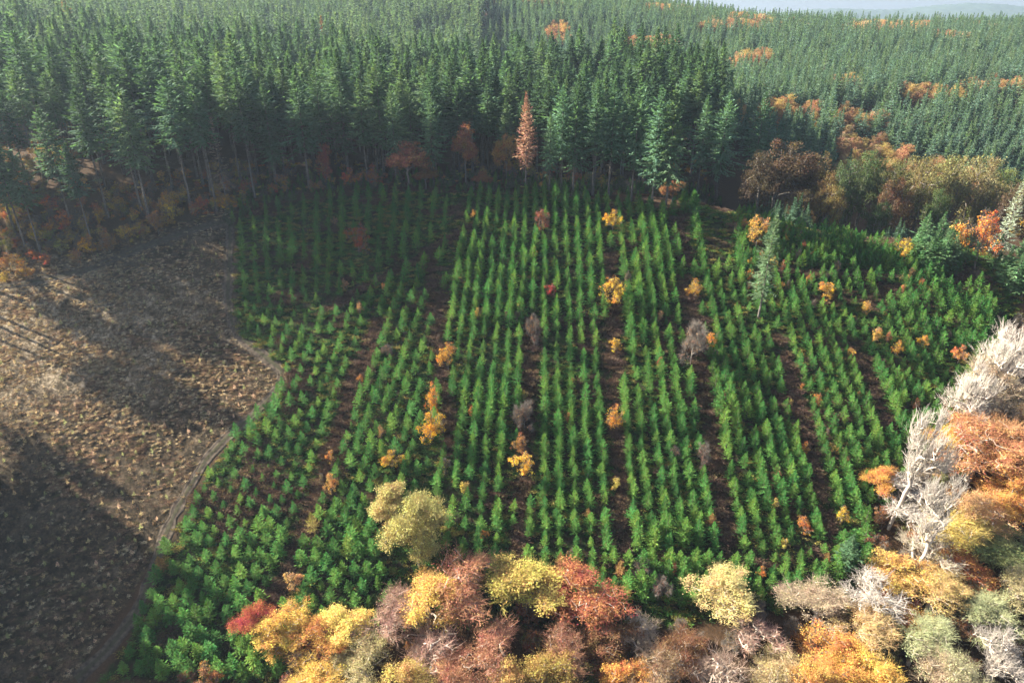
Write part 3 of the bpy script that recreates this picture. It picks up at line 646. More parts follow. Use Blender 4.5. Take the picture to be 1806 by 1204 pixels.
for k in sorted(single, key=lambda k: (saps[k][0], saps[k][1], saps[k][2])):
    b, rw, al, x, y = saps[k]; n = cntrow[(b, rw)] = cntrow.get((b, rw), 0) + 1
    lab = {'main': 'young green spruce, %s from the lower end, %s row right of the leaning rows', 'left': 'young green spruce, %s from the lower end, %s leaning row from the dirt track', 'cross': 'young green spruce, %s from the left in cross row %s of the lower edge'}.get(b, 'young green spruce, %s from the lower end of %s row') % (ordinal(n), ordinal(rw))
    cl_ = tuple(np.array(YOUNG) * rng.uniform(.75, 1.3) + np.array([.035, .03, 0]) * rng.random())
    if rng.random() < .025: cl_ = (.26, .15, .06); lab = lab.replace('young green spruce', 'young browned spruce')
    o = plant('spruce_sapling', sap_me[int(rng.integers(0, 7))], x, y, float(hvar(x, y)) * (.88 if b == 'left' else 1), cl_, lab, 'young spruce', 'young spruces planted in rows', sxy=float(rng.uniform(.98, 1.22)), sink=.05)
    o.rotation_euler = (float(rng.normal(0, .04)), float(rng.normal(0, .04)), o.rotation_euler[2])
mk = np.array(mass); scatter('plantation_spruces', [(m_, tuple(np.array(YOUNG) * q_ + np.array([.03, .025, 0]) * w_)) for m_, q_, w_ in zip(sap_me * 2, [.8, 1, 1.15, .9, 1.25, 1.05, .95] * 2, [0, .5, 1, .2, .8, 0, .4, 1, 0, .3, .9, .1, .6, 1])], SA[mk, 0], SA[mk, 1], np.array([hvar(*SA[q]) for q in mk]) * np.where(np.array([saps[q][0] in ('upper', 'left') for q in mk]), .86, 1), 'dense rows of young green spruces farther up the planted slope', 'young spruces', tilt=.04)

for (px, py, wd, hr, kd, col, lab), (bx, by, wm) in zip(SH, SHW):
    pm = (hazel_me if kd else bush_me); o = plant('autumn_shrub', pm[int(rng.integers(0, len(pm)))], bx, by, 1, col, lab, 'shrub', 'autumn shrubs dotted through the plantation')
    s = wm / 3.4; o.scale = (s, s, s * (hr * 1.12 if hr > 1 else hr * 1.1))

n_ = 0
while n_ < 110:
    px, py = (rng.uniform(1290, 1640), rng.uniform(385, 520)) if n_ < 45 else (rng.uniform(560, 1740), rng.uniform(380, 1060))
    X, Y = P(px, py)
    if not infield(X, Y) or hidden_front(px, py): continue
    n_ += 1; c = [(.58, .36, .06), (.55, .25, .05), (.52, .42, .10), (.40, .14, .05), (.50, .30, .14)][int(rng.integers(0, 5))]; s_ = float(rng.uniform(.32, .62))
    o = plant('autumn_sapling', (bush_me + hazel_me)[int(rng.integers(0, 7))], X, Y, s_, c, 'small self-seeded yellow to orange sapling among the young spruces', 'sapling', 'small autumn saplings among the young spruces', sxy=float(rng.uniform(.7, 1.1))); o.scale[2] *= 1.3

# ---------------------------------------------------------------- low growth
def pts_in(poly, dens, seed=0):
    x0, y0 = poly.min(0); x1, y1 = poly.max(0); n = int((x1 - x0) * (y1 - y0) * dens); X = rng.uniform(x0, x1, n); Y = rng.uniform(y0, y1, n); k = inside(X, Y, poly); return X[k], Y[k]
X, Y = pts_in(FIELD, 1.3); hz = hgt(X, Y); a_, b_, _ = proj(X, Y, hz); bs = np.array([brown_strip(p, q) for p, q in zip(a_, b_)])
kk = bs | (vnoise(X, Y, 51, 6) > .76)
scatter('dry_brush', [(brush_me[k], c) for k, c in enumerate([(.085, .052, .036), (.13, .085, .058), (.065, .04, .028), (.17, .11, .065)])] + [(brush_me[1], (.12, .075, .06))], X[kk], Y[kk], rng.uniform(.6, 1.3, kk.sum()), 'reddish brown bramble and dead bracken in strips between the rows', 'brush')
kk = ~bs & (vnoise(X, Y, 52, 5) > .22)
scatter('green_undergrowth', [(fern_me[k % 3], c) for k, c in enumerate([(.07, .15, .035), (.12, .18, .04), (.05, .11, .03), (.24, .20, .06)])], X[kk], Y[kk], rng.uniform(.55, 1.35, kk.sum()), 'green and yellowing bramble and fern between planted rows', 'undergrowth')
X, Y = pts_in(CLEAR, 6.5); dt = np.minimum(seg_dist(X, Y, TRACK), seg_dist(X, Y, TRACK2)); ok = ((dt > 1.25) | ((dt < .22) & (vnoise(X, Y, 58, 2) > .4))) & ~inside(X, Y, FIELD); X = X[ok]; Y = Y[ok]
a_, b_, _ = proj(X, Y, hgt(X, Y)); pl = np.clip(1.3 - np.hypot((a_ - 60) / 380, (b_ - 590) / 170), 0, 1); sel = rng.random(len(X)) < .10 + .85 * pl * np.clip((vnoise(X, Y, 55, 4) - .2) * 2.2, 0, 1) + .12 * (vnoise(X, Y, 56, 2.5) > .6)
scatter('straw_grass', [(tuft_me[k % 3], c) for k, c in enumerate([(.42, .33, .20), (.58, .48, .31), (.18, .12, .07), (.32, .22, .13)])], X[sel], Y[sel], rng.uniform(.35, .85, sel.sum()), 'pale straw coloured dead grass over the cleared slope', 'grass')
wr = .5 + .5 * np.sin((X * .42 + Y * .91) * 2 * math.pi / 6.5 + 2.5 * vnoise(X, Y, 23, 14))
sel = (rng.random(len(X)) < 1.25 - 1.1 * wr) & (vnoise(X, Y, 53, 5) > .25) & (rng.random(len(X)) < .35)
scatter('dead_bracken', [(brash_me[k % 3], c) for k, c in enumerate([(.17, .10, .07), (.26, .16, .10), (.10, .065, .045), (.40, .26, .16), (.12, .12, .045)])], X[sel], Y[sel], rng.uniform(.4, 1.1, sel.sum()), 'brown bracken, brash and twigs littering the cleared slope', 'bracken')

# tiny pale seedlings on the cleared slope
sx = []
for r_ in range(-12, 60):
    for c_ in range(0, 60):
        px = 480 - c_ * 3.1 / 168 * F * 1 + r_ * 4; X_ = -45 - c_ * 3.0 + rng.normal(0, .35) + (r_ % 2) * .4; Y_ = 75 + r_ * 2.1 + rng.normal(0, .3)
        if inside(np.array([X_]), np.array([Y_]), CLEAR)[0] and not infield(X_, Y_) and min(seg_dist(np.array([X_]), np.array([Y_]), TRACK)[0], seg_dist(np.array([X_]), np.array([Y_]), TRACK2)[0]) > 2.2 and rng.random() > .2: sx.append((X_, Y_))
sx = np.array(sx); a_, b_, d_ = proj(sx[:, 0], sx[:, 1], hgt(sx[:, 0], sx[:, 1])); vis = (a_ > 0) & (b_ < 1200); sx = sx[vis]; d_ = d_[vis]; od = np.argsort(d_); print('seedlings', len(sx))
SC = [(.55, .42, .20), (.48, .38, .18), (.36, .38, .14), (.60, .42, .26)]
for q in od[:300]:
    plant('larch_seedling', seed_me[int(rng.integers(0, 3))], sx[q, 0], sx[q, 1], float(rng.uniform(.65, 1.15)), SC[int(rng.integers(0, 4))], 'knee-high straw yellow seedling planted on the brown cleared slope', 'seedling', 'seedlings planted on the cleared slope')
if len(od) > 300:
    q = od[300:]; scatter('larch_seedlings_beyond', [(seed_me[k % 3], c) for k, c in enumerate(SC)], sx[q, 0], sx[q, 1], rng.uniform(.7, 1.2, len(q)), 'yellow seedlings dotted over the upper part of the cleared slope', 'seedlings')

# ---------------------------------------------------------------- tall firs
def fir(X, Y, H, me, col, label, group='tall firs of the forest', name='fir_tree', cat='fir', ref=32.0, sxy=1.0):
    return plant(name, me, X, Y, H / ref, col, label, cat, group, sxy=sxy, sink=.2)
def gcol(): 
    a = rng.random(); return tuple((np.array(GREEN) * (1 - a) + np.array(GREEN2) * a) * rng.uniform(.95, 1.4))
EDGEF = [  # top x, y, base x, y
    (966, 199, 968, 346, 1), (1013, 160, 1010, 345, 0), (1050, 142, 1045, 345, 3), (1081, 135, 1073, 348, 1), (1123, 140, 1113, 357, 2), (1165, 148, 1148, 376, 0), (1197, 150, 1172, 378, 4), (1270, 140, 1262, 357, 2), (945, 150, 990, 338, 5), (1232, 165, 1228, 350, 1), (1325, 135, 1322, 348, 0), (759, 164, 765, 330, 0), (720, 150, 700, 325, 2)]
nfir = 0; taken = []
LONE = [P(1337, 562), P(927, 345), P(402, 368), P(722, 333), P(893, 320), P(822, 325), P(578, 335)] + [P(e[2], e[3]) for e in EDGEF]
LONE = [(x_, y_, pix(x_, y_)[0]) for x_, y_ in LONE]
for k, (tx, ty, bx, by, v) in enumerate(EDGEF):
    X, Y = P(bx, by); d = ray(tx, ty); t = Y / d[1]; H = CZ + d[2] * t - float(hgt(X, Y)); H = float(np.clip(H, 22, 36))
    fir(X, Y, H, fir_me[v], tuple(1.25 * c for c in gcol()), 'tall green fir on the top edge of the plantation, %s clearly standing trunk' % ordinal(k + 1) if k < 10 else 'tall green fir standing on the shaded edge, %s one picked out by light' % ordinal(k - 9), sxy=.9); taken.append((X, Y)); nfir += 1  # needle colour lightened so these edge firs look sunlit
FX = [];
for rank in range(0, 90):
    sp_ = 7.8
    for xx in np.arange(-620, 88, sp_):
        if rank > 60 and xx > -60: continue
        X_ = xx + rng.normal(0, 1.3) + (rank % 2) * 3; Y_ = float(edgeY(X_)) + 2 + rank * 7.4 + rng.normal(0, 1.3)
        px, py, dep = proj(X_, Y_, float(hgt(X_, Y_)) + 30)
        if Y_ > 720: continue
        if abs(Y_ - (385 + 14 * math.sin(X_ / 45))) < 15 and -170 < X_ < 100: continue
        if px < -330 + 0 * rank and not (rank < 12 and X_ > -260): continue
        if px < -900: continue
        if X_ > 70 + .15 * (Y_ - 200) : continue
        if X_ > -20 and Y_ > 330: continue                     # younger wood beyond
        if any(abs(a - X_) + abs(b - Y_) < 4.0 for a, b in taken): continue
        if X_ < -160 and Y_ < 240: continue
        if any(Y_ < ly + 4 and abs(px - lp) < 26 for lx, ly, lp in LONE): continue
        if rank < 2 and X_ > -12: continue
        if rng.random() < (.22 if X_ < -85 and rank < 6 else .04): continue
        FX.append((rank, X_, Y_, px, py, dep))
print('firs', len(FX))
cand = [f for f in FX if -20 < f[3] < 1830 and f[4] > -60]
rest = [f for f in FX if not (-20 < f[3] < 1830 and f[4] > -60)]
cand.sort(key=lambda f: f[0] * 3 + f[5] * .15)
ind = cand[:300 - nfir]; rest += cand[300 - nfir:]
rk = {}
for (rank, X_, Y_, px, py, dep) in sorted(ind, key=lambda f: (f[0], f[1])):
    n = rk[rank] = rk.get(rank, 0) + 1
    left = px < 430
    H = rng.triangular(21, 31, 38) * (1.04 if X_ > 40 else 1) * (1 if rank else .97)
    if left and rank < 6: me = tallbare_me[int(rng.integers(0, 4))]
    elif rank < 2: me = (tallbare_me if left else fir_me)[int(rng.integers(0, 4))]
    elif left and rank < 4: me = tallbare_me[int(rng.integers(0, 4))]
    else: me = firin_me[int(rng.integers(0, 5))]
    col = gcol()
    lab = 'tall dark fir, %s from the left in %s' % (ordinal(n), 'the front rank of the forest edge' if rank == 0 else 'the %s rank behind the forest edge' % ordinal(rank))
    fir(X_, Y_, float(H), me, col, lab)
ra_ = np.array([(f[1], f[2], f[5]) for f in rest]); hs = (28 + 6 * vnoise(ra_[:, 0], ra_[:, 1], 61, 25) + rng.uniform(-8, 5, len(ra_))) / 32 * np.where(ra_[:, 0] > 30, 1.06, 1)
ra_near = ra_[:, 2] < 330
scatter('fir_forest', [(m_, gcol()) for m_ in firin_me], ra_[ra_near, 0], ra_[ra_near, 1], hs[ra_near], 'dense dark green fir forest deeper behind the edge trees', 'forest', tilt=.015, zoff=-.2)
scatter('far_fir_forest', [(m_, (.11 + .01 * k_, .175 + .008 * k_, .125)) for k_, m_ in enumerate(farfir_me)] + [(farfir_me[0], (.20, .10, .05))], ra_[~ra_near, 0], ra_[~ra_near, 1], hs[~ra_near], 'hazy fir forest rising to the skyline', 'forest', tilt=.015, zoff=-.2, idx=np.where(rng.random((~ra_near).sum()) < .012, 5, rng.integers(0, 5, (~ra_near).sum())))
def bare_one(k): return conifer(280 + k, 32, 32 * (.58 + .02 * k), 3.5, 200, 8, 1.5, .42, lo=-.35, hi=.7, prof=.6, rag=.3, sag=.25, one=True)
# firs beyond the left border of the cleared slope
ox = []
for X_ in np.arange(-190, -108, 6.0):
    for Y_ in np.arange(20, 172, 6.0):
        x_, y_ = X_ + rng.normal(0, 1), Y_ + rng.normal(0, 1)
        if (y_ < 120 and x_ < -112) or (y_ >= 112 and x_ < -124 and x_ > -150 - (y_ - 112) * .2 and rng.random() > .80): ox.append((x_, y_))
ox = np.array(ox); oi = np.where(ox[:, 1] < 120, rng.integers(0, 3, len(ox)), rng.integers(3, 6, len(ox)))
scatter('side_fir_forest', [(m_, gcol()) for m_ in firin_me[:3] + [bare_one(k) for k in range(3)]], ox[:, 0], ox[:, 1], rng.uniform(.85, 1.05, len(ox)), 'tall fir forest bordering the cleared slope', 'forest', tilt=.015, zoff=-.2, idx=oi)

# ---------------------------------------------------------------- younger conifers on the far slope
fx = []
for X_ in np.arange(-60, 700, 5.4):
    for Y_ in np.arange(225, 760, 5.6):
        x_, y_ = X_ + rng.normal(0, .9), Y_ + rng.normal(0, .9)
        if y_ < 330 and x_ < 76 + .15 * (y_ - 200): continue
        if x_ < -20: continue
        if y_ < 262 + max(0, 150 - x_) * .1: continue
        if x_ > y_ * .83 + 15: continue
        if abs(y_ - (385 + 14 * math.sin(x_ / 45))) < 15 and x_ < 100: continue
        if abs(y_ - (345 + 10 * math.sin(x_ / 30))) < 8 and 150 < x_ < 260: continue
        fx.append((x_, y_))
fx = np.array(fx); print('slope', len(fx)); h_ = hgt(fx[:, 0], fx[:, 1]); a_, b_, d_ = proj(fx[:, 0], fx[:, 1], h_ + 14)
aut = ((vnoise(fx[:, 0], fx[:, 1], 71, 30) > .80) & (d_ > 250)) | ((np.abs(a_ - 1310) < 75) & (np.abs(b_ - 33) < 9) & (rng.random(len(a_)) < .45)) | ((np.abs(a_ - 1570) < 75) & (np.abs(b_ - 42) < 10) & (rng.random(len(a_)) < .5)) | ((np.abs(a_ - 1400) < 50) & (np.abs(b_ - 170) < 13)) | ((np.abs(a_ - 1150) < 45) & (np.abs(b_ - 72) < 10)) | ((np.abs(a_ - 1520) < 50) & (np.abs(b_ - 180) < 8))
con = fx[~aut]; dc = d_[~aut]; ac = a_[~aut]; bc = b_[~aut]; od = [q for q in np.argsort(dc) if 1300 < ac[q] < 1806][:160]; ods = set(od)
for n, q in enumerate(sorted(od, key=lambda q: con[q, 0])):
    fir(con[q, 0], con[q, 1], float(rng.uniform(13, 18)), far_me[int(rng.integers(0, 6))], (.12, .195, .14), 'slender younger conifer low on the far slope, %s counting from the tall firs' % ordinal(min(n + 1, 99)) if n < 99 else 'slender younger conifer low on the far slope near the valley', 'younger conifers on the far slope', 'hillside_conifer', 'conifer', 17.0)
rr_ = np.array([q for q in range(len(con)) if q not in ods])
scatter('hillside_conifers', [(m_, c) for m_, c in zip(far_me, [(.12, .185, .125), (.13, .205, .15), (.11, .18, .13), (.13, .20, .13), (.15, .205, .12), (.12, .20, .15)])], con[rr_, 0], con[rr_, 1], rng.triangular(.55, .95, 1.25, len(rr_)) * (1 + .12 * (dc[rr_] > 450)), 'dense younger conifer plantation on the far slope', 'forest', tilt=.015, zoff=-.1)
AU = [(.36, .24, .12), (.33, .19, .11), (.38, .28, .12), (.30, .18, .11), (.36, .27, .17)]
an = fx[aut]; scatter('autumn_woodland', [(mid_me[k % 4][1], c) for k, c in enumerate(AU)], an[:, 0], an[:, 1], np.where(an[:, 1] > 450, rng.uniform(.75, 1.05, len(an)), rng.uniform(.55, .8, len(an))), 'orange and pinkish broadleaved trees among the far conifers', 'woodland', zoff=-1.5)

# ---------------------------------------------------------------- broadleaved trees
def tree(me, X, Y, H, wpx, col, label, group, name='autumn_tree', cat='tree', ref=18.0, rad=6.4):
    lum = sum(col) / 3; col = tuple(c * .86 + lum * .14 for c in col)
    _, _, dep = proj(X, Y, float(hgt(X, Y)) + H * .7); s = H / ref
    o = plant(name, me, X, Y, 1, col, label, cat, group, sink=.1); r_ = wpx / F * float(dep) / 2 / rad; o.scale = (r_, r_, s); return o
RED = (.42, .09, .04); RUST = (.36, .12, .05); ORG = (.55, .25, .05); GOLD = (.62, .38, .06); YEL = (.62, .46, .10); OLV = (.34, .30, .06); PINK = (.38, .22, .16); BEI = (.44, .33, .21); PGR = (.36, .38, .18); BRN = (.24, .11, .05); PALE = (.56, .45, .17)
FT = [  # top px, py, Y, width px, kind, colour, words
    (452, 1112, 84, 84, 'b', RED, 'small bright red tree, outermost of the row along the bottom'),
    (492, 1094, 83, 100, 'b', GOLD, 'bright yellow tree beside the small red one'),
    (555, 1122, 81, 100, 'b', ORG, 'orange brown tree between two bright yellow ones'),
    (600, 1098, 84, 96, 'b', YEL, 'bright yellow tree next to the pinkish thinning crown'),
    (682, 1062, 84, 120, 't', PINK, 'pinkish grey half bare tree with rusty leaves'),
    (752, 1022, 86, 120, 'b', (.58, .36, .08), 'golden orange tree leaning on the large pinkish one'),
    (818, 990, 88, 150, 't', (.50, .22, .11), 'large pinkish orange tree with pale limbs showing'),
    (926, 1002, 88, 160, 'b', (.46, .36, .07), 'large olive yellow round-crowned tree on the bottom edge'),
    (1030, 1012, 87, 140, 'b', RUST, 'dark rust red tree beside the olive yellow crown'),
    (1080, 1100, 80, 110, 'b', BRN, 'brown shaded tree in front of the rust red one'),
    (1132, 1106, 82, 100, 'n', BEI, 'small grey bare tree beside the shaded gap'),
    (1205, 1120, 78, 110, 't', BRN, 'dark brown tree in shade by the pale yellow crown'),
    (1278, 1020, 88, 120, 'b', PALE, 'pale yellow tree with a whitish trunk showing through'),
    (1340, 1092, 82, 110, 'n', PINK, 'pinkish grey bare tree in front of the pale yellow one'),
    (1445, 1056, 86, 130, 't', BEI, 'beige brown thinning tree below the contour path'),
    (1548, 1012, 88, 140, 'n', (.46, .40, .34), 'wide whitish bare tree near the lower green spruce'),
    (1470, 1120, 78, 130, 'b', ORG, 'orange yellow tree low beside the beige thinning one'),
    (1600, 1075, 84, 130, 'b', ORG, 'orange tree behind the pale green crown'),
    (1632, 1090, 80, 110, 't', PGR, 'pale green grey tree with lichen coloured twigs'),
    (1700, 985, 92, 110, 'b', (.46, .16, .05), 'rusty orange tree between the bare crowns and olive one'),
    (1765, 930, 98, 150, 'b', (.24, .27, .09), 'dull olive green tree at the side of the wood'),
    (1752, 1050, 84, 130, 't', PGR, 'greenish grey lichened tree below the olive green one'),
    (1785, 1110, 76, 110, 'n', (.46, .40, .34), 'white stemmed bare tree in the bottom corner'),
    (1690, 1150, 74, 110, 't', BEI, 'small beige tree in the bottom corner'),
    (1560, 1160, 73, 120, 'b', GOLD, 'golden tree low on the bottom edge'),
    (640, 1150, 77, 120, 't', (.34, .28, .12), 'olive grey thinning tree on the bottom edge'),
    (760, 1118, 78, 130, 'n', PINK, 'rosy grey bare tree in front of the golden orange one'),
    (860, 1120, 77, 120, 't', (.40, .18, .10), 'reddish half bare tree in front of the olive yellow one'),
    (560, 1165, 76, 110, 't', GOLD, 'low golden thinning tree on the bottom edge'),
    (1105, 1172, 74, 90, 'b', ORG, 'small orange tree poking up from the bottom edge'),
    (1380, 1165, 74, 110, 't', (.40, .30, .14), 'brownish yellow tree near the bottom edge'),
    (960, 1150, 74, 120, 'b', (.40, .27, .06), 'brownish gold tree on the bottom edge under the olive crown'),
    (1625, 860, 104, 150, 'n', (.46, .40, .34), 'wide twisted white bare tree beside the plantation corner'),
    (1680, 900, 98, 120, 't', YEL, 'pale yellow tree tangled with the twisted white one'),
    (1560, 845, 108, 66, 'b', ORG, 'orange crown at the foot of the leaning bare tree'),
    (1690, 755, 116, 110, 'b', (.60, .36, .06), 'yellow crown on the plantation border right of the leaning bare tree'),
    (1745, 740, 112, 170, 't', (.50, .22, .09), 'large rusty pink half bare crown'),
    (1795, 830, 104, 130, 'b', ORG, 'orange crown against the side edge'),
    (1725, 665, 122, 110, 'n', (.46, .40, .34), 'white bare tree on the plantation border'),
    (1790, 565, 130, 110, 'n', (.46, .40, .34), 'white bare tree farthest up the plantation border'),
    (1775, 640, 124, 120, 't', BEI, 'beige bare tree below the farthest white one'),
    (700, 1175, 72, 120, 'b', (.44, .30, .08), 'dull gold crown cut by the bottom edge below the rosy bare tree'),
    (800, 1180, 72, 110, 't', (.44, .20, .10), 'rust brown thinning crown at the very bottom under the large pinkish one'),
    (900, 1185, 71, 110, 'b', (.36, .22, .06), 'brown gold crown at the very bottom below the olive yellow tree'),
    (1010, 1120, 78, 110, 't', (.34, .16, .09), 'dim russet thinning tree in front of the dark rust red one'),
    (1170, 1175, 72, 120, 't', (.24, .15, .08), 'dim brown thinning tree at the bottom by the shaded gap'),
    (1270, 1150, 74, 120, 'n', (.32, .22, .16), 'dusky bare tree below the pinkish grey one'),
    (1450, 1185, 70, 110, 'b', (.50, .27, .06), 'amber crown at the very bottom below the beige thinning tree'),
    (1530, 1080, 82, 110, 't', (.50, .34, .14), 'tan thinning tree between the whitish bare tree and the orange one'),
    (1660, 1010, 88, 110, 't', (.52, .36, .12), 'straw gold thinning tree beside the rusty orange one'),
    (1600, 985, 92, 110, 'b', (.56, .34, .08), 'amber crown behind the wide whitish bare tree'),
    (1740, 870, 100, 120, 't', (.48, .27, .11), 'coppery thinning tree above the olive green one'),
    (1800, 740, 112, 130, 't', (.50, .25, .10), 'copper half bare tree cut by the side edge'),
    (1650, 950, 94, 110, 'n', (.50, .42, .30), 'cream bare tree below the wide twisted white one'),
    (1800, 1000, 88, 120, 't', (.40, .34, .16), 'khaki thinning tree against the side edge below the olive one'),
    (1730, 1180, 70, 120, 't', (.36, .34, .18), 'lichen green thinning tree at the very bottom near the corner'),
]
for k, (px, py, Y, wd, kd, col, lab) in enumerate(FT):
    X, H = top_at(px, py, Y); ms = {'b': big_me, 't': thin_me, 'n': bare_me}[kd]
    tree(ms[k % len(ms)], X, Y, max(H * .95, 7), wd * 1.2, col, lab, 'broadleaved trees along the stream')
for (bx, by, tx, ty, wd, sd, lab) in [(1566, 935, 1632, 722, 96, 350, 'tall leaning white bare tree with crooked limbs at the plantation corner'), (1600, 1035, 1662, 850, 100, 351, 'second tall white bare tree downhill of the leaning one'), (1722, 770, 1764, 590, 84, 352, 'slender white bare tree rising along the plantation border'), (1668, 800, 1716, 640, 76, 353, 'slender grey white bare tree between the leaning one and the border crowns')]:
    X, Y = P(bx, by); d = ray(tx, ty); H = CZ + d[2] * Y / d[1] - float(hgt(X, Y)); H = min(H, 27)
    g_ = broadleaf(sd, 18, 6.5, 4.4, 6.6, 11.6, 120, 0, .2, 6, r0=.34, spread=.9, twl=2.2, wood='pale', tr=.034, lean=.2, hollow=.05, up=1.4, lobes=4)
    tree((g_[0], None), X, Y, H, wd, (.50, .44, .37), lab, None, 'bare_tree', rad=4.8).rotation_euler = (0, R(6), R(sd * 7 % 40))
X, Y = P(738, 1000); tree(broadleaf(507, 18, 3, 6.2, 7.8, 10, 460, 17000, .26, 8, r0=.25, spread=1.3, twl=1.8, lobes=7, hollow=.1), X, Y, 16, 122, (.42, .38, .12), 'big olive yellow willow standing alone in the lower plantation', None, 'willow_tree', 'willow')
X, Y = P(690, 925); tree(broadleaf(509, 18, 3, 6.0, 7.6, 10, 300, 9000, .42, 8, r0=.22, spread=1.4, twl=1.8, lobes=6), X, Y, 9, 84, (.42, .34, .12), 'smaller olive yellow willow against the big one', None, 'willow_tree', 'willow')
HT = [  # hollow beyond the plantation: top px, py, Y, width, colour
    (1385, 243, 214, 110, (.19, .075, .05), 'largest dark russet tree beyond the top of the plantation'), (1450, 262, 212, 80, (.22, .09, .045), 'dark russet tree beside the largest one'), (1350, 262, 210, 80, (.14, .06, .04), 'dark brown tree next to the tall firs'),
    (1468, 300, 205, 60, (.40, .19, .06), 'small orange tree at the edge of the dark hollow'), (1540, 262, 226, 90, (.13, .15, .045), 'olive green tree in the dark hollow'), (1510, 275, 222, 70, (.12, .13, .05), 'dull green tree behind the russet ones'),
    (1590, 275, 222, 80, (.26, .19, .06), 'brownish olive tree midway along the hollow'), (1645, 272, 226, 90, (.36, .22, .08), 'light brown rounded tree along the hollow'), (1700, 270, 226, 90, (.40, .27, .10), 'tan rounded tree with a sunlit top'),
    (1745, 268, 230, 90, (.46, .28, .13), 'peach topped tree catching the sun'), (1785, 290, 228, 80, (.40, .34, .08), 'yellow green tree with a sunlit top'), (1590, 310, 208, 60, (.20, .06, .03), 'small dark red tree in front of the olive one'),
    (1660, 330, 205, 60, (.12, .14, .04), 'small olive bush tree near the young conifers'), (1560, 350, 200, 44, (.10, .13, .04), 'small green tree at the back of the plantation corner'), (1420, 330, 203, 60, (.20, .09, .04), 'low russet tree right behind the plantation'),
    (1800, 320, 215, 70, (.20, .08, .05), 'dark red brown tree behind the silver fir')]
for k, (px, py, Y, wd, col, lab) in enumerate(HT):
    col = (col[0] * .50 + .015, col[1] * .70 + .02, col[2] * .6 + .015)  # crown colours darkened for the shade in the hollow, shifted towards olive
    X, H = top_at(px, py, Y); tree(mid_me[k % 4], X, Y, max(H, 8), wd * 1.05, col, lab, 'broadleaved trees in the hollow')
for (px, py, bx, by, wd, col, kd, lab) in [
    (712, 245, 722, 333, 84, (.34, .13, .07), 'b', 'half bare rust red tree at the foot of the dark firs'), (745, 290, 752, 334, 50, (.26, .13, .04), 'b', 'low russet tree against the half bare one'),
    (882, 235, 893, 320, 46, (.50, .27, .08), 'b', 'light orange tree beside the brown larch'), (822, 212, 822, 325, 54, (.32, .12, .06), 'b', 'reddish brown tree between dark firs'),
    (575, 250, 578, 335, 34, (.28, .08, .05), 'b', 'narrow dark red tree under the dark firs'), (850, 300, 850, 336, 40, (.24, .10, .05), 'b', 'low dark red tree left of the larch'),
    (1180, 318, 1185, 356, 44, (.34, .16, .06), 'b', 'low orange brown tree behind the edge firs')]:
    X, Y = P(bx, by); d = ray(px, py); H = CZ + d[2] * Y / d[1] - float(hgt(X, Y)); tree({'b': mid_me, 't': thin_me}[kd][int(rng.integers(0, 4))], X, Y, max(3, H), wd, col, lab, 'broadleaved trees at the forest edge')

# singled-out conifers
def lone(tx, ty, bx, by, me, col, lab, name, cat, ref, sxy):
    X, Y = P(bx, by); d = ray(tx, ty); H = CZ + d[2] * Y / d[1] - float(hgt(X, Y)); return fir(X, Y, H, me, col, lab, None, name, cat, ref, sxy)
lone(1358, 378, 1337, 562, conifer(600, 30, 5.5, 3.4, 300, 8, 1.2, .22, lo=-.25, hi=.7, prof=.5, rag=.35, dead=10), (.09, .125, .075), 'lone slender grey green spruce standing inside the plantation', 'lone_spruce', 'spruce', 30, .9)
lone(1770, 312, 1758, 462, conifer(601, 30, 2, 5.6, 210, 9, 1.7, .30, lo=-.1, hi=.65, prof=.8, rag=.15, fol='leaf'), (.36, .42, .33), 'pale silvery fir with open branches at the far corner', 'silver_fir', 'fir', 30, .78)
lone(913, 163, 927, 345, conifer(602, 30, 9, 4.4, 330, 9, 1.25, .26, lo=-.1, hi=.7, prof=.75, rag=.12, dead=30, fol='brush'), (.30, .17, .115), 'reddish brown larch standing in front of the dark firs', 'brown_larch', 'larch', 30, .85)
lone(383, 205, 402, 368, conifer(603, 30, 6, 3.8, 190, 6, 1.1, .16, lo=-.25, hi=.6, prof=.7, rag=.4, dead=20, fol='brush'), (.30, .21, .15), 'pale brown dying spruce in front of the shaded firs', 'dying_spruce', 'spruce', 30, .9)
th = [P(*p) for p in [(1610, 465), (1625, 440), (1640, 470), (1650, 445), (1665, 465), (1672, 480), (1680, 430), (1700, 470), (1630, 480), (1655, 485), (1765, 500), (1790, 490), (1800, 460), (1780, 520), (1800, 530), (1750, 480)]]
for k, (X, Y) in enumerate(th):
    fir(X, Y, float(rng.uniform(8, 12)), far_me[k % 6], (.11, .21, .09), 'bushy bright green young conifer, %s in the thicket round the rust domed bush' % ordinal(k + 1), 'young conifer thicket', 'thicket_conifer', 'conifer', 17.0, 1.3)  # lighter green stands in for sunlight that doesn't reach the thicket
X, Y = P(1487, 1010); fir(X, Y, 9, far_me[1], (.04, .11, .05), 'dark green bushy spruce alone near the lower contour path', None, 'bushy_spruce', 'spruce', 17, 1.3)
# dim young conifers in the hollow behind the plantation
hx = []
for _ in range(420):
    X_, Y_ = rng.uniform(70, 150), rng.uniform(188, 225)
    if Y_ > 999 or not infield(X_, Y_): hx.append((X_, Y_))
hx = np.array(hx or [(130, 215)]); scatter('hollow_conifers', [(m_, GREEN2) for m_ in far_me], hx[:, 0], hx[:, 1], rng.uniform(.35, .65, len(hx)), 'shaded young conifers filling the hollow behind the plantation', 'conifers')

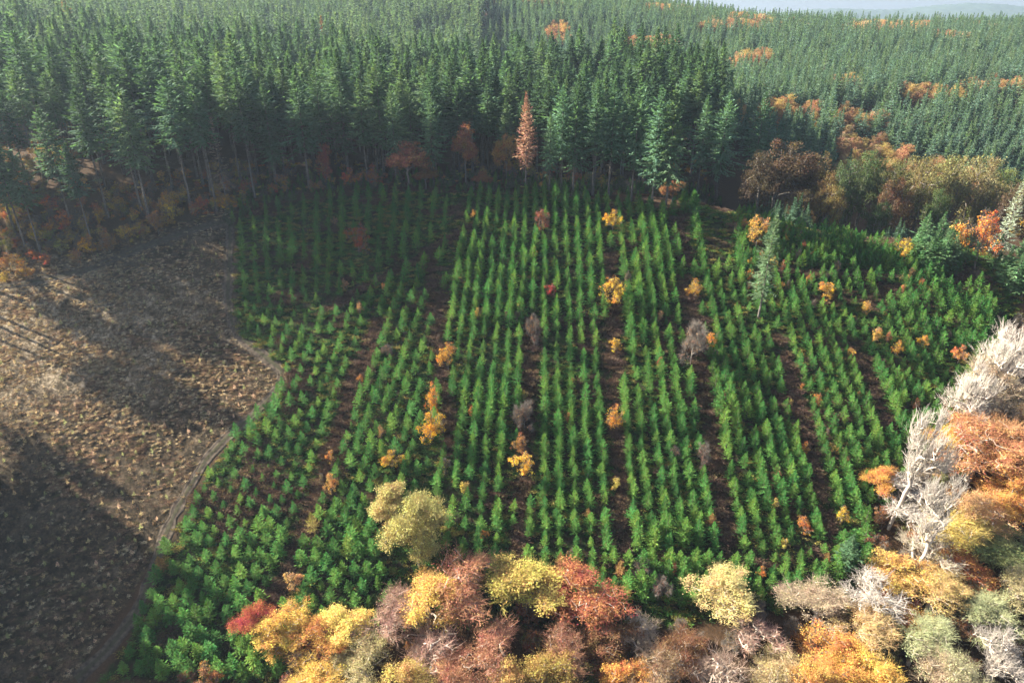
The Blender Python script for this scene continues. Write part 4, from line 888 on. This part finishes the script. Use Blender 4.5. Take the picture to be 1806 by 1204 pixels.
# shrubs under the trees on the left forest edge
UC = [(.55, .30, .05), (.50, .36, .07), (.45, .14, .05), (.30, .32, .08), (.58, .40, .10), (.36, .20, .07)]
UW = ['orange', 'yellow', 'red', 'green', 'straw yellow', 'brown']
ul = [(20, 480), (48, 492), (85, 470), (110, 452), (140, 470), (165, 455), (195, 448), (225, 432), (252, 425), (280, 415), (10, 430), (70, 430), (120, 410), (30, 395), (180, 400), (215, 380), (260, 372), (150, 368), (90, 380), (300, 395), (8, 340), (45, 360), (14, 500), (310, 378), (350, 385), (358, 375), (390, 368), (405, 372), (440, 350), (500, 345), (620, 335), (660, 330)]
for k, (px, py) in enumerate(ul):
    X, Y = P(px, py); c = int(rng.integers(0, 6)) if k not in (24, 25) else 2
    if k in (26, 27): c = 0
    s = float(rng.uniform(.8, 1.5)) * (1.0 if k < 24 else 1.1)
    plant('understorey_shrub', bush_me[k % 5], X, Y, s, UC[c], '%s leaved shrub under the edge firs, %s along the edge track' % (UW[c], ordinal(k + 1)), 'shrub', 'shrubs under the forest edge')
n = 900; X = np.where(rng.random(n) < .75, rng.uniform(-200, -72, n), rng.uniform(-72, 70, n)); Y = edgeY(X) + rng.uniform(-1, 26, n); keep = np.array([min(seg_dist(np.array([a]), np.array([b]), TRACK)[0], 9) > 2.5 for a, b in zip(X, Y)])
X = X[keep]; Y = Y[keep]; scatter('forest_floor_shrubs', [(bush_me[k % 5], c) for k, c in enumerate(UC)] + [(brush_me[k % 4], c) for k, c in enumerate(UC)] + [(hazel_me[k % 2], c) for k, c in enumerate(UC[:3])], X, Y, rng.uniform(.3, .9, len(X)), 'autumn coloured undergrowth beneath the tall firs', 'undergrowth')
n = 1500; X = rng.uniform(-78, 72, n); Y = edgeY(X) + rng.uniform(-9, 9, n); k_ = ~inside(X, Y, FIELD); X = X[k_]; Y = Y[k_]
scatter('edge_scrub', [(fern_me[0], (.05, .10, .03)), (sap_me[0], (.05, .12, .035)), (fern_me[1], (.08, .12, .03)), (sap_me[3], (.06, .13, .035)), (bush_me[1], (.05, .09, .03)), (brush_me[0], (.16, .09, .05))], X, Y, rng.uniform(.35, .8, len(X)), 'low green scrub between the last rows and the firs', 'undergrowth')
n = 900; X = rng.uniform(-260, -130, n); Y = rng.uniform(165, 300, n); k_ = (Y > edgeY(X) - 6); X = X[k_]; Y = Y[k_]
scatter('clearing_scrub', [(bush_me[k], c) for k, c in enumerate([(.40, .26, .07), (.20, .20, .06), (.34, .18, .06), (.14, .16, .05), (.42, .32, .10)])], X, Y, rng.uniform(.4, 1.0, len(X)), 'golden and green scrub in the opening beyond the edge firs', 'undergrowth')
# low bushes under the stream-side trees
n = 1300; X = rng.uniform(-70, 140, n); Y = rng.uniform(62, 150, n); k_ = ~inside(X, Y, FIELD) & (X > -62) & (Y < 150) & ((Y < 100) | (X > 60))
X = X[k_]; Y = Y[k_]; scatter('streamside_bushes', [(bush_me[0], (.30, .16, .06)), (hazel_me[0], (.28, .18, .10)), (bush_me[2], (.14, .16, .05)), (hazel_me[1], (.36, .24, .10)), (bush_me[4], (.22, .10, .05))], X, Y, rng.uniform(.6, 1.3, len(X)), 'brown and olive bushes under the streamside trees', 'undergrowth')

# the wood going on beyond the right-hand border and below the drone
X = rng.uniform(100, 330, 1500); Y = rng.uniform(30, 245, 1500); a_, b_, _ = proj(X, Y, hgt(X, Y) + 17); k_ = (a_ > 1870) & (vnoise(X, Y, 91, 12) > .2); X = X[k_]; Y = Y[k_]
scatter('valley_woodland', [(mid_me[k % 4][1], c) for k, c in enumerate([(.42, .26, .10), (.36, .18, .09), (.30, .27, .09), (.42, .32, .14)])] + [(far_me[0], GREEN2)], X, Y, rng.uniform(.6, 1.0, len(X)), 'autumn woodland filling the valley past the plantation', 'woodland', zoff=-.5)
X = rng.uniform(-70, 140, 420); Y = rng.uniform(-20, 62, 420); k_ = (np.hypot(X, Y) > 5); X = X[k_]; Y = Y[k_]
scatter('stream_woodland', [(mid_me[k % 4][1], c) for k, c in enumerate([(.42, .26, .10), (.36, .18, .09), (.30, .27, .09), (.42, .32, .14)])], X, Y, rng.uniform(.6, .9, len(X)), 'autumn woodland continuing below the bottom trees', 'woodland', zoff=-.5)

# ---------------------------------------------------------------- haze
hm, t = mat('haze'); out = N(t, "ShaderNodeOutputMaterial"); pv = N(t, "ShaderNodeVolumePrincipled")
pv.inputs['Color'].default_value = (.64, .80, 1, 1); pv.inputs['Density'].default_value = .00008; pv.inputs['Anisotropy'].default_value = .3
t.links.new(pv.outputs[0], out.inputs['Volume'])
zmin = float(gz.min()) - 1; zt = 168.0
b = MB(); x0, x1, y0, y1 = gx[0] - 5, gx[-1] + 5, gy[0] - 5, gy[-1] + 5
b.add([(x0, y0, zmin), (x1, y0, zmin), (x1, y1, zmin), (x0, y1, zmin), (x0, y0, zt), (x1, y0, zt), (x1, y1, zt), (x0, y1, zt)], [(0, 3, 2, 1), (4, 5, 6, 7), (0, 1, 5, 4), (1, 2, 6, 5), (2, 3, 7, 6), (3, 0, 4, 7)])
tag(link('haze', b.build('haze', [hm])), 'thin pale blue autumn haze over the forest', None, None, 'stuff')
print('top of ground', gz.max(), 'min', zmin)
